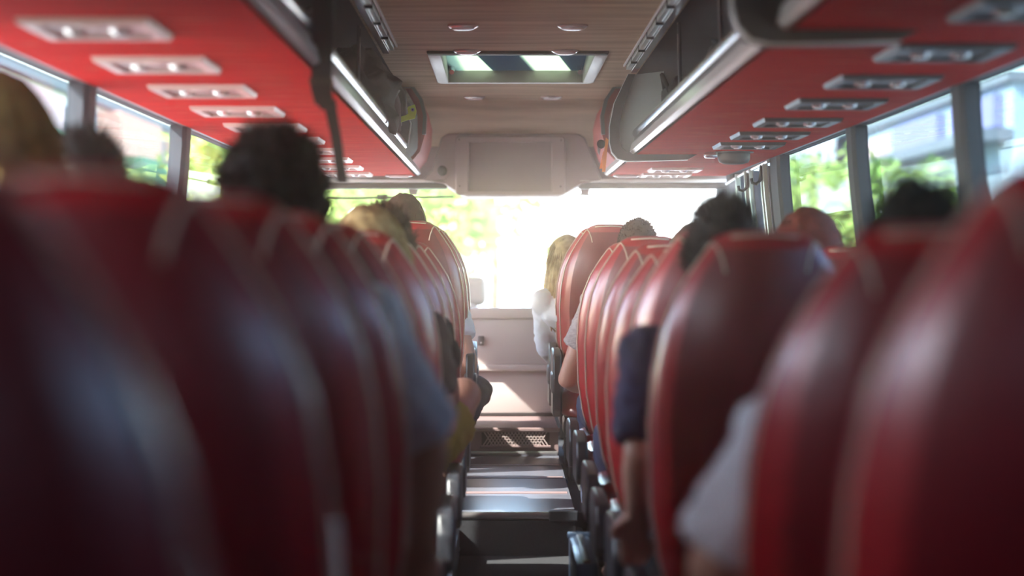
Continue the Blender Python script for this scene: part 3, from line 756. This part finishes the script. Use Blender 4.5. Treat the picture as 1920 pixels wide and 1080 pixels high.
def person(label, head, seat, hair, hairmat, shirtmat, legs='denim', skin='skin', yaw=0.0, tilt=0.0, arm_aisle=None, arm_other=None, aside=1,
           knee_aisle=None, drop=0.0, shw=.15, sleeve=0.6, strands=260, hw=.076, shorts=None, hair_len=0.0):
    """head = (x, y, z of the crown); seat = (x, y, z of the floor); aside = side of the aisle as seen from the seat"""
    hx, hy, hz = head; sx_, sy_, sz = seat
    root = empty('person', (sx_, sy_ + .3, sz)); tag(root, label, 'person')
    L = root.location
    def V(*a): return Vector(a) - L
    thick = {'short': .16, 'crop': .07, 'long': .16, 'messy': .24, 'bob': .20}[hair]
    hc = V(hx, hy, hz - .122 - thick * .045)                                # head centre
    pel = V(sx_, sy_ + .30, sz + .50)
    nk = hc + Vector((0, -.015, -.115)); chz = nk.z - .09 - drop
    ch = Vector((nk.x * .75 + pel.x * .25, nk.y - .03, chz)); mid = (ch * .45 + pel * .55) + Vector((0, .0, 0))
    shA = Vector((ch.x + aside * shw, ch.y, chz + .015)); shO = Vector((ch.x - aside * shw, ch.y, chz + .015))
    b = MB()
    def torso(mb, g=0.0, top=True):
        pts = [pel + Vector((0, 0, -.06)), pel + Vector((0, 0, .03)), mid, ch + Vector((0, 0, -.06)), ch + Vector((0, 0, .02))] + ([nk + Vector((0, 0, -.045))] if top else [])
        rad = [(.145 + g, .105 + g), (.155 + g, .112 + g), (.142 + g, .105 + g), (.165 + g, .110 + g), (.135 + g, .085 + g)] + ([(.07 + g, .06 + g)] if top else [])
        rings = []
        for p, (rx, ry) in zip(pts, rad):
            rings.append([(p.x + rx * math.cos(2 * math.pi * k / 20), p.y + ry * math.sin(2 * math.pi * k / 20), p.z) for k in range(20)])
        mb.loft(rings)
    torso(b)
    b.tube([nk + Vector((0, 0, -.09)), nk + Vector((0, .0, .0)), hc + Vector((0, -.01, -.03))], [.062, .054, .054], 14)
    R = Matrix.Rotation(yaw, 3, 'Z') @ Matrix.Rotation(tilt, 3, 'Y')
    hb_ = MB(); hb_.ellipsoid((0, 0, 0), (hw, .096, .116), 24, 18, head_k)
    hb_.ellipsoid((0, .045, -.062), (.052, .052, .045), 14, 10)                # jaw and chin
    hb_.tube([(0, .082, .02), (0, .100, -.012), (0, .106, -.030), (0, .088, -.042)], [.009, .012, .016, .012], 8)   # nose
    for s in (-1, 1):
        hb_.ellipsoid((s * (hw + .002), -.004, -.012), (.010, .020, .032), 10, 8)   # ears
        hb_.ellipsoid((s * .030, .080, .028), (.026, .016, .010), 10, 6)            # brows
    b.add([hc + R @ Vector(p) for p in hb_.v], hb_.f)
    # arms
    def arm(sh, joints, sgn):
        if joints is None:
            el = sh + Vector((sgn * .05, .10, -.24)); wr_ = el + Vector((-sgn * .10, .20, -.02))
        else:
            el, wr_ = [Vector(j) - L for j in joints]
        return sh, el, wr_
    A = arm(shA, arm_aisle, aside); O = arm(shO, arm_other, -aside)
    for sh, el, wr_ in (A, O):
        b.tube([ch + (sh - ch) * .5, sh, sh + (el - sh) * .35, sh + (el - sh) * .8, el, el + (wr_ - el) * .3, wr_], [.055, .056, .052, .043, .040, .041, .027], 14)
        b.ellipsoid(sh, (.057, .057, .055), 14, 10); hand(b, wr_, wr_ - el, 1)
    # legs
    kneeA = Vector(knee_aisle) - L if knee_aisle else pel + Vector((aside * .13, .40, .0))
    hipA = pel + Vector((aside * .085, .05, -.03)); hipO = pel + Vector((-aside * .085, .05, -.03)); kneeO = pel + Vector((-aside * .10, .40, .0))
    footA = Vector((kneeA.x - aside * (.16 if knee_aisle else 0), max(kneeA.y - .02, hipA.y + .18), .09)); footO = Vector((kneeO.x, kneeO.y - .02, .09))
    def leg(mb, hip, knee, foot, g=0.0, upto=2.0):
        pts = [hip, hip + (knee - hip) * .5, knee, knee + (foot - knee) * .3, foot]; rr_ = [.082 + g, .076 + g, .058 + g, .056 + g, .040 + g]
        if upto < 1: pts = [hip, hip + (knee - hip) * .5, hip + (knee - hip) * upto]; rr_ = [.086 + g, .092 + g, .098 + g]
        mb.tube(pts, rr_, 14)
    for hip, knee, foot in ((hipA, kneeA, footA), (hipO, kneeO, footO)):
        leg(b, hip, knee, foot); b.ellipsoid(knee, (.060, .062, .060), 14, 10)
        b.tube([foot + Vector((0, -.04, -.03)), foot + Vector((0, .07, -.045)), foot + Vector((0, .16, -.055))], [(.038, .04), (.042, .034), (.036, .024)], 10)
    bake(b, 'body', skin, root, .0095, 5)
    # clothes
    c = MB(); torso(c, .016)
    for sh, el, wr_ in (A, O):
        e = sh + (el - sh) * min(sleeve, 1.0)
        pts = [ch + (sh - ch) * .4, sh + Vector((0, 0, .004)), sh + (e - sh) * .5, e]; rd = [.070, .066, .066, .067]
        if sleeve > 1.0: pts += [el + (wr_ - el) * (sleeve - 1)]; rd = [.072, .070, .066, .066, .056]
        c.tube(pts, rd, 16); c.ellipsoid(sh + Vector((0, 0, -.004)), (.070, .070, .068), 14, 10)
    bake(c, 'shirt', shirtmat, root, .011, 4, .007, hx * 10)
    c = MB()
    rings = [[(pel.x + rx * math.cos(2 * math.pi * k / 20), pel.y + ry * math.sin(2 * math.pi * k / 20), pel.z + dz) for k in range(20)] for dz, rx, ry in ((-.09, .13, .10), (-.05, .165, .125), (.03, .172, .130))]
    c.loft(rings)
    for hip, knee, foot in ((hipA, kneeA, footA), (hipO, kneeO, footO)):
        leg(c, hip, knee, foot, .012, shorts or 2.0)
        if not shorts: c.ellipsoid(knee, (.074, .076, .074), 14, 10)
    bake(c, 'trousers' if not shorts else 'shorts', legs, root, .012, 4, .006, hy)
    # face details
    for s in (-1, 1):
        m = MB(); m.ellipsoid(hc + R @ Vector((s * .031, .083, .010)), (.012, .009, .009), 12, 8); e = m.obj('eye', 'eye_white', root, 'all')
        m = MB(); m.ellipsoid(hc + R @ Vector((s * .031, .0905, .010)), (.0055, .003, .0055), 10, 6); m.obj('iris', 'eye_dark', e, 'all')
    m = MB(); m.ellipsoid(hc + R @ Vector((0, .092, -.066)), (.022, .008, .007), 12, 8); m.obj('mouth', 'lips', root, 'all')
    # hair: a shell over crown, back and sides plus loose strands
    rnd = random.Random(int(abs(hx) * 1000 + hy * 100))
    low = {'short': -.35, 'crop': -.25, 'long': -.9, 'messy': -.55, 'bob': -.75}[hair]
    thick = {'short': .16, 'crop': .07, 'long': .16, 'messy': .24, 'bob': .20}[hair]
    def mask(d):
        front = smoothstep(.15, .55, d.y - .75 * max(0, d.z - .35))
        edge = smoothstep(low - .12, low + .12, d.z + .25 * max(0, -d.y))
        face_cut = 1 - front
        return edge * face_cut
    def hair_k(d):
        mk = mask(d)
        return head_k(d) * (1 + thick * mk * (1 + .35 * noise.noise(d * 5 + Vector((hx * 9, hy, 0))))) if mk > .02 else head_k(d) * .93
    hm = MB(); hm.ellipsoid((0, -.003, .004), (hw, .096, .116), 40, 30, hair_k)
    m = MB(); m.add([hc + R @ Vector(p) for p in hm.v], hm.f)
    for k in range(strands):
        for _ in range(20):
            d = Vector((rnd.uniform(-1, 1), rnd.uniform(-1, .6), rnd.uniform(-.3, 1)))
            if .2 < d.length < 1 and mask(d.normalized()) > .5: break
        d.normalize(); kk = head_k(d) * (1 + thick * .92)
        p0 = Vector((d.x * hw * kk, d.y * .096 * kk, d.z * .116 * kk + .004))
        if hair in ('long', 'bob', 'messy'):
            tan = Vector((0, 0, -1)) - d * d.dot(Vector((0, 0, -1)))
        else:
            tan = Vector((rnd.uniform(-.6, .6), -.4, .5)) + d * .5
        if tan.length < .05: tan = Vector((rnd.uniform(-1, 1), -1, 0))
        tan.normalize(); ln = {'short': .025, 'crop': .008, 'long': .10, 'messy': .075, 'bob': .06}[hair] * rnd.uniform(.6, 1.3)
        sw = Vector((rnd.uniform(-1, 1), rnd.uniform(-1, 1), rnd.uniform(-.6, .6))) * (.35 if hair == 'messy' else .15)
        pts = [p0]
        q = p0.copy(); t_ = tan
        for j in range(4):
            t_ = (t_ + sw * .4 + (Vector((0, 0, -.35)) if hair != 'short' and hair != 'crop' else Vector((0, 0, 0)))).normalized()
            q = q + t_ * ln / 4
            nd = Vector((q.x / hw, q.y / .096, q.z / .116)).normalized(); lim = Vector((nd.x * hw, nd.y * .096, nd.z * .116)) * (1 + thick * .95)
            if q.length < lim.length: q = lim
            pts.append(q.copy())
        m.tube([hc + R @ x for x in pts], [.0032, .0034, .003, .002, .0008], 3)
    if hair_len:
        # long locks falling down the back and sides
        for k in range(70):
            a = rnd.uniform(-3.3, .15); cx, cy = hw * 1.1 * math.cos(a), .10 * math.sin(a)
            p0 = Vector((cx, cy, rnd.uniform(-.06, .03)))
            pts = [p0, p0 + Vector((cx * .22, cy * .1, -.4 * hair_len)), p0 + Vector((cx * .36 + rnd.uniform(-.02, .02), cy * .05, -.75 * hair_len)), p0 + Vector((cx * .05 + rnd.uniform(-.03, .03), cy * .1, -hair_len * rnd.uniform(.85, 1.05)))]
            m.tube([hc + R @ x for x in pts], [.013, .015, .012, .003], 6)
    m.obj('hair', hairmat, root, 'all')
    return root

def seat_of(side, y):
    return ((-0.43 if side == 'L' else .448) if side in 'LR' else (-.895 if side == 'l' else .895), y, zrow(y))
def hp(u, v, Y): p = P(u, v, Y); return (p.x, p.y, p.z)
person('passenger with long olive blond hair at the left window, cut by the frame edge', hp(-8, 140, 3.50), seat_of('l', 3.2), 'long', 'hair_olive', 'cloth_brown', hair_len=.2, hw=.085)
person('passenger with dark hair at the left window beside the blurred blond one', hp(158, 250, 4.25), seat_of('l', 3.95), 'short', 'hair_dark', 'cloth_black', hw=.078)
person('passenger with large dark head and grey sleeve hanging into the aisle', hp(513, 246, 3.50), seat_of('L', 3.2), 'short', 'hair_dark', 'cloth_grey', 'cloth_black', arm_aisle=(hp(800, 830, 3.55), hp(790, 1010, 3.62)), sleeve=.93, hw=.08, strands=500)
person('passenger with messy streaked blond hair behind the dark-haired big head', hp(690, 394, 5.40), seat_of('L', 5.1), 'messy', 'hair_blond', 'cloth_brown', strands=700, hw=.08)
person('dark-haired passenger in black T-shirt and lime shorts with a knee in the aisle', hp(722, 388, 6.26), seat_of('L', 5.95), 'short', 'hair_brown', 'cloth_black', 'shorts_lime', arm_aisle=(hp(834, 715, 6.30), hp(846, 765, 6.52)), knee_aisle=hp(868, 742, 6.62), shorts=.66, sleeve=.72, drop=.06, shw=.145)
person('passenger with smooth brown bob in white shirt and jeans, front left', hp(757, 367, 9.46), seat_of('L', 9.15), 'bob', 'hair_brown', 'cloth_white', 'denim', arm_aisle=(hp(880, 680, 9.25), hp(872, 740, 9.55)), knee_aisle=hp(893, 735, 9.62), sleeve=.75, hw=.082, strands=400)
person('woman with long blond hair and white shirt leaning into the aisle, front right', hp(1064, 443, 10.12), (.42, 9.85, .10), 'long', 'hair_blond', 'cloth_white', 'denim', aside=-1, hair_len=.30, sleeve=1.5, arm_aisle=(hp(1030, 650, 10.2), hp(1066, 690, 10.4)), strands=300)
person('man with cropped brown hair and heather grey T-shirt, elbow in the aisle', hp(1196, 411, 8.10), seat_of('R', 7.8), 'crop', 'hair_brown', 'cloth_heather', 'denim', aside=-1, arm_aisle=(hp(1064, 712, 8.05), hp(1110, 730, 8.35)), sleeve=.62, strands=500)
person('passenger with black hair, sunglasses pushed up and navy sleeve beside the aisle', hp(1356, 377, 4.32), seat_of('R', 3.95), 'short', 'hair_black', 'cloth_navy', 'cloth_black', aside=-1, arm_aisle=(hp(1205, 850, 4.22), hp(1195, 960, 4.35)), sleeve=.9, hw=.066, strands=420, shw=.165)
person('slouched dark-haired passenger with a white sleeve at the lower right', hp(1722, 356, 2.68), seat_of('R', 2.35), 'short', 'hair_dark', 'cloth_white', 'cloth_black', aside=-1, arm_aisle=(hp(1345, 1060, 2.62), hp(1350, 1160, 2.75)), sleeve=.93, hw=.066, shw=.17)
person('passenger with auburn hair at the right window', hp(1515, 396, 6.0), seat_of('r', 5.6), 'bob', 'hair_auburn', 'cloth_brown', aside=-1, hw=.085)
person('passenger with tied dark hair mostly hidden behind the sunglasses wearer', hp(1306, 424, 6.6), seat_of('R', 6.25), 'messy', 'hair_brown', 'cloth_brown', aside=-1, arm_aisle=(hp(1148, 770, 6.6), hp(1180, 780, 6.8)), sleeve=.5)

# sunglasses resting on the crown
p = P(1356, 384, 4.32)
r_ = empty('sunglasses', (p.x, 4.37, p.z - .006)); tag(r_, 'dark red sunglasses pushed up on black hair', 'sunglasses')
for s in (-1, 1):
    m = MB(); m.ellipsoid((s * .027, .02, .004), (.023, .012, .013), 14, 10); m.obj('lens', 'sunglass', r_, 'all')
    m = MB(); m.tube([(s * .048, .02, .0), (s * .062, -.02, -.020), (s * .070, -.07, -.05)], .003, 6); m.obj('temple_arm', 'sunglass', r_, 'all')
m = MB(); m.tube([(-.008, .03, .012), (0, .034, .016), (.008, .03, .012)], .004, 6); m.obj('bridge', 'lens', r_, 'all')

# ------------------------------------------------------------------ things on seats, in the racks and on the floor
def prism(mb, pts, y0, y1):
    return mb.loft([[(x, y0, z) for x, z in pts], [(x, y1, z) for x, z in pts]])
p = P(602, 1035, 2.46)
r_ = empty('leaflet', (p.x, 2.44, p.z)); tag(r_, 'white and blue leaflet in the pocket of the third left seat', 'leaflet')
MB().rbox(-.031, .028, -.003, .0, -.08, .04, .001).obj('paper', 'leaflet', r_)
MB().box(-.026, .012, -.0045, -.003, -.012, .026).obj('blue_print', 'leaflet_blue', r_)
MB().box(-.020, .015, -.0045, -.003, -.06, -.026).obj('cream_print', 'leaflet_cream', r_)
r_.rotation_euler = (0, math.radians(-4), math.radians(-8))
p = P(330, 1040, 1.70)
r_ = empty('magazine', (p.x, 1.70, p.z)); tag(r_, 'grey magazine leaning in the pocket of the second left seat', 'magazine')
MB().rbox(-.014, .014, -.004, .004, -.08, .04, .002).obj('pages', 'magazine', r_)
MB().box(-.0145, .0145, -.006, -.004, -.08, .041).obj('cover', 'magazine', r_)
r_.rotation_euler = (0, math.radians(-32), 0)

# black strap hanging from the left rack
st = empty('hanging_strap', P(605, 0, 4.95)); tag(st, 'wide black webbing strap hanging from the left luggage rack', 'strap')
L = st.location
def ribbon(mb, path, width, th):
    rings = []
    for (u, v), w_ in zip(path, width):
        c = P(u, v, 4.95) - L; hw_ = w_ * 4.95 / F / 2
        rings.append([(c.x - hw_, -th, c.z), (c.x + hw_, -th * .6, c.z), (c.x + hw_, th, c.z), (c.x - hw_, th * .6, c.z)])
    mb.loft(rings)
m = MB(); ribbon(m, [(606, -60), (606, 0), (604, 60), (604, 120), (602, 165), (608, 195), (614, 202)], [36, 40, 42, 38, 38, 34, 18], .012); m.obj('padded_strap', 'black_strap', st, 50)
m = MB(); ribbon(m, [(612, 188), (620, 205), (629, 250), (636, 300), (643, 344)], [26, 22, 20, 20, 20], .003); m.obj('webbing_tail', 'black_strap', st, 50)
m = MB(); ribbon(m, [(602, 148), (603, 158)], [44, 44], .014); m.obj('strap_loop', 'bag_olive', st)
m = MB(); ribbon(m, [(612, 186), (617, 206)], [34, 30], .012); m.obj('buckle', 'black_rubber', st)

def blob(name, label, cat, c, r, mt, sd=0, amp=.22, sq=.7, parent_only=False, fr=2.2):
    root = empty(name, (c[0], c[1], c[2] - r[2])); tag(root, label, cat)
    def fn(d):
        return (1 + amp * noise.noise(d * fr + Vector((sd, sd * 2, 0))) + .3 * amp * noise.noise(d * 3 * fr))
    m = MB(); vs = MB(); vs.ellipsoid((0, 0, 0), (1, 1, 1), 36, 26, fn)
    pts = []
    for v in vs.v:
        q = [math.copysign(abs(a) ** sq, a) * b for a, b in zip(v, r)]
        pts.append((q[0], q[1], max(q[2], -r[2]) + r[2]))
    m.add(pts, vs.f); m.obj(cat.replace(' ', '_') + '_body', mt, root, 'all')
    return root
b_ = blob('duffel_bag', 'black bag lying in the left rack behind the strap', 'bag', (-.76, 6.0, 1.70), (.18, .55, .12), 'bag_black', 3)
m = MB(); m.tube([(.10, -.2, .18), (.16, 0, .24), (.10, .2, .18)], .012, 6); m.obj('handle', 'black_strap', b_, 'all')
b_ = blob('crumpled_jacket', 'dark olive jacket bulging over the rail of the left rack', 'jacket', (-.66, 8.30, 1.755), (.17, .42, .165), 'bag_olive', 5, .5, .8, fr=3.0)
m = MB(); m.tube([(.02, .30, .26), (.10, .42, .27), (.15, .50, .20), (.165, .52, .12)], [.03, .045, .05, .04], 10); m.obj('sleeve', 'bag_olive', b_, 'all')
m = MB(); m.tube([(.06, .1, .24), (.12, .25, .25), (.14, .40, .16), (.15, .45, .05)], [.03, .04, .04, .03], 10); m.obj('hood', 'bag_brown', b_, 'all')
b_ = blob('backpack', 'black backpack with red side in the left rack near the windscreen', 'backpack', (-.62, 10.05, 1.73), (.15, .30, .15), 'bag_black', 8, .12, .6)
for k in (0, 1):
    m = MB(); m.tube([(.08 + .04 * k, -.26, .05), (.09 + .045 * k, -.28, .16), (.05 + .04 * k, -.26, .27)], .004, 5); m.obj('seam', 'lamp_rim', b_, 'all')
tg = empty('strap_tag', P(758, 212, 8.95)); tag(tg, 'lime green fabric tab with metal eyelet at the end of the left rack', 'tab')
def tpoly(pts, Y=8.95): return [((P(u, v, Y) - tg.location).x, (P(u, v, Y) - tg.location).z) for u, v in pts]
m = MB(); prism(m, tpoly([(752, 222), (766, 200), (778, 196), (781, 208), (778, 222), (762, 226), (745, 232)]), -.008, .006); m.obj('tab', 'lime', tg)
m = MB(); prism(m, tpoly([(745, 232), (752, 222), (748, 200), (754, 196), (760, 208), (755, 225)]), .008, .02); m.obj('tab_fold', 'lime', tg)
x, z = tpoly([(774, 206)])[0]; m = MB(); m.disc_y((x, -.013, z), .008, .008, .008, 14); ey = m.obj('eyelet', 'lamp_rim', tg)
MB().disc_y((x, -.015, z), .004, .004, .004, 10).obj('eyelet_hole', 'hole_black', ey)
os_ = empty('orange_strap', P(1131, 300, 9.03)); tag(os_, 'orange webbing strap dangling at the front end of the right rack', 'strap')
def opoly(pts): return [((P(u, v, 9.03) - os_.location).x, (P(u, v, 9.03) - os_.location).z) for u, v in pts]
m = MB(); prism(m, opoly([(1136, 258), (1141, 262), (1138, 285), (1135, 322), (1129, 322), (1130, 300), (1133, 280)]), -.004, .004); m.obj('webbing', 'orange', os_)
m = MB(); prism(m, opoly([(1131, 284), (1134, 284), (1130, 316), (1124, 316)]), .006, .012); m.obj('webbing_end', 'orange', os_)
x, z = opoly([(1127, 270)])[0]; MB().disc_y((x, 0, z), .018, .020, .02, 16).obj('buckle', 'bag_black', os_, 40)
m = MB(); prism(m, opoly([(1120, 276), (1126, 280), (1124, 291), (1121, 286)]), 0, .01); m.obj('metal_hook', 'chrome', os_)
b_ = blob('duffel_bag', 'black bag in the right rack behind the chrome rail', 'bag', (.78, 6.7, 1.70), (.17, .60, .13), 'bag_black', 12)
m = MB(); m.tube([(-.12, -.25, .16), (-.165, -.1, .22), (-.12, .1, .16)], .010, 6); m.obj('handle', 'black_strap', b_, 'all')
b_ = blob('rucksack', 'black and red rucksack in the right rack near the blurred rack end', 'rucksack', (.80, 5.0, 1.72), (.15, .30, .15), 'bag_red', 15, .2, .6)
m = MB(); m.tube([(-.15, -.2, .05), (-.165, -.1, .2), (-.08, 0, .29)], .02, 8); m.obj('shoulder_strap', 'black_strap', b_, 'all')
b_ = blob('shoulder_bag', 'dark leather bag at the far end of the right rack', 'bag', (.70, 8.2, 1.70), (.13, .25, .12), 'bag_black', 19, .25)
m = MB(); m.tube([(-.10, -.15, .15), (-.13, -.05, .24), (-.10, .1, .15)], .010, 6); m.obj('handle', 'black_strap', b_, 'all')

# footrest box and aisle edge trims
p = P(1086, 1000, 6.95)
fr_ = empty('footrest', (p.x, 6.6, 0)); tag(fr_, 'bluish metal footrest box beside the aisle on the right', 'footrest')
m = MB(); m.rbox(-.035, .035, -.30, .35, .0, .175, .012); m.obj('box_body', 'seat_metal', fr_, 40)
m = MB(); m.rbox(-.04, .045, .32, .36, .165, .185, .006); m.obj('top_cap', 'seat_metal', fr_, 40)
m = MB(); m.rbox(-.012, .012, -.30, .33, .172, .182, .004); m.obj('tread_rib', 'seat_plastic', fr_, 40)
m = MB(); m.rbox(-.228, -.215, 3.5, 7.7, 0, .10, .004); struct(m.obj('trim_1', 'seat_metal'), 'low metal trim along the left side of the aisle')
# driver's seat headrest beyond the front panel
ds = empty('driver_seat', (P(893, 540, 11.4).x, 11.4, 0.10)); tag(ds, 'grey driver seat with rounded headrest beyond the front panel', 'seat')
def z_(v): return P(0, v, 11.4).z - .10
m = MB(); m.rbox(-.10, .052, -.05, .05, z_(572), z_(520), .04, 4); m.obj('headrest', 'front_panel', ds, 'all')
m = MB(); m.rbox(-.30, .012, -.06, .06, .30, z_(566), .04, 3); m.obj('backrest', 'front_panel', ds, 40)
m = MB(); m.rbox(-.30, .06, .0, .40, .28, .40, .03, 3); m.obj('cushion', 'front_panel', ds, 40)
m = MB(); m.rbox(-.2, -.05, .1, .3, 0, .30, .02, 2); m.obj('pedestal', 'seat_plastic', ds, 40)

# ================================================================== OUTSIDE
GZ = -1.25
struct(MB().box(-60, 60, -40, 150, GZ - .1, GZ).obj('ground', 'asphalt'), 'asphalt road outside')
struct(MB().box(-16, -5, -40, 150, GZ, GZ + .12).obj('pavement', 'paving'), 'paved footpath outside')
def tree(x, y, h, rad, mt, label, seed, n=2600):
    rnd = random.Random(seed)
    r_ = empty('tree', (x, y, GZ)); tag(r_, label, 'tree', 'trees outside the coach')
    m = MB(); m.tube([(0, 0, 0), (.08, .02, h * .3), (-.05, .05, h * .6), (0, 0, h * .85)], [.16, .13, .09, .04], 8); m.obj('trunk', 'bark', r_, 'all')
    m = MB(); cl_ = [(rnd.uniform(-.6, .6) * rad, rnd.uniform(-.6, .6) * rad, h * rnd.uniform(.40, .9), rad * rnd.uniform(.35, .6)) for _ in range(12)]
    for k in range(n):
        cx, cy, cz, cr = rnd.choice(cl_)
        d = Vector((rnd.gauss(0, 1), rnd.gauss(0, 1), rnd.gauss(0, 1))).normalized() * cr * rnd.uniform(.55, 1.05)
        c = Vector((cx, cy, cz)) + d; s_ = rnd.uniform(.10, .24)
        a = Vector((rnd.gauss(0, 1), rnd.gauss(0, 1), rnd.gauss(0, 1))).normalized(); b = a.orthogonal().normalized()
        m.add([c - a * s_, c + b * s_ * .5, c + a * s_, c - b * s_ * .5], [(0, 1, 2, 3)])
    o = m.obj('foliage', mt, r_); o['kind'] = 'stuff'
    return r_
for k, (x, y, h, rad, mt, lab) in enumerate((
    (-4.6, 46, 7.5, 2.6, 'leaf_light', 'light green tree seen left of the monitor through the windscreen'),
    (-2.4, 52, 7.2, 2.4, 'leaf', 'leafy tree behind the brown bob through the windscreen'),
    (-0.3, 60, 7.4, 2.6, 'leaf_light', 'yellow green tree in the middle of the windscreen'),
    (-6.2, 64, 8.0, 2.6, 'leaf', 'tree at the left edge of the windscreen'),
    (8.7, 58, 5.4, 2.2, 'leaf_light', 'bright green tree in the foremost right side window'),
    (10.0, 66, 5.4, 2.0, 'leaf', 'green tree in the foremost right side window behind the bright one'),
    (9.2, 46.5, 5.0, 1.1, 'leaf', 'small green tree in the middle right side window'),
    (9.6, 19, 2.9, 1.0, 'leaf_light', 'low green shrub tree in the rearmost right side window'))):
    tree(x, y, h, rad, mt, lab, 31 + k)
def building(name, label, x0, x1, y0, y1, h, wallm, bands, face, nwin):
    """bands: (z0, z1, material, outwards) strips on the street face; face: x of the street side"""
    r_ = empty(name, ((x0 + x1) / 2, (y0 + y1) / 2, GZ)); tag(r_, label, 'building')
    L = r_.location; sg = 1 if face > L.x else -1
    MB().box(x0 - L.x, x1 - L.x, y0 - L.y, y1 - L.y, 0, h).obj('building_wall', wallm, r_)
    MB().box(x0 - L.x - .2, x1 - L.x + .2, y0 - L.y - .2, y1 - L.y + .2, h, h + .25).obj('building_roof', 'roof_grey', r_)
    for z0, z1, mt, out, ya, yb in bands:
        fx = face - L.x
        MB().box(min(fx, fx + sg * out), max(fx, fx + sg * out), ya - L.y, yb - L.y, z0, z1).obj('fascia_board' if out < .5 else 'awning', mt, r_)
    for k in range(nwin):
        yy = y0 + (k + .5) * (y1 - y0) / nwin - L.y; fx = face - L.x
        f = MB().box(min(fx, fx + sg * .06), max(fx, fx + sg * .06), yy - .8, yy + .8, .9, 2.3).obj('window', 'plaster_white', r_)
        MB().box(min(fx, fx + sg * .09), max(fx, fx + sg * .09), yy - .68, yy + .68, 1.0, 2.2).obj('pane', 'far_glass', f)
    return r_
building('shop_building', 'long white shop row with green and orange awnings outside the left windows', -18, -10, 18, 95, 6.2, 'plaster_white',
         [(4.4, 5.0, 'awning_green', 1.0, 30, 48), (4.3, 5.0, 'awning_green', 1.0, 52, 70), (5.1, 6.0, 'fascia_pink', .3, 34, 46), (5.0, 6.0, 'awning_orange', .8, 50, 56), (5.0, 5.9, 'awning_orange', .5, 60, 72), (4.9, 5.9, 'roof_grey', .4, 47, 49), (4.8, 5.8, 'roof_grey', .4, 57, 59)], -10, 9)
building('long_building', 'long pale blue building with violet and pink sign fascia outside the right windows', 13, 22, 53, 130, 7.0, 'plaster_blue',
         [(5.9, 6.75, 'fascia_violet', .3, 54, 59), (5.9, 6.75, 'fascia_violet', .3, 61, 68), (6.0, 6.6, 'fascia_pink', .3, 70, 74), (5.9, 6.7, 'plaster_pink', .3, 77, 92), (5.5, 5.8, 'roof_grey', .9, 53, 110), (2.0, 4.6, 'plaster_white', .35, 67, 72)], 13, 9)
building('pale_house', 'pale house wall ahead seen through the right half of the windscreen', 2.2, 12, 75, 84, 8.0, 'plaster_white', [(5.8, 6.1, 'plaster_cream', .2, 75, 84)], 2.2, 2)

# ------------------------------------------------------------------ thin haze added to imitate the lens glare veil
hzm = bpy.data.materials.new('glare_haze'); hzm.use_nodes = True
t = hzm.node_tree; t.nodes.clear()
o_ = t.nodes.new('ShaderNodeOutputMaterial'); vs_ = t.nodes.new('ShaderNodeVolumeScatter')
vs_.inputs['Color'].default_value = (1.0, 0.82, 0.74, 1); vs_.inputs['Density'].default_value = 0.020; vs_.inputs['Anisotropy'].default_value = 0.95
t.links.new(vs_.outputs[0], o_.inputs['Volume']); M['glare_haze'] = hzm
hz_ = MB().box(-1.16, 1.16, -0.9, 11.8, 0.02, 1.94).obj('glare_haze', 'glare_haze'); tag(hz_, 'thin warm haze added to imitate lens glare in the coach', 'haze', kind='stuff')
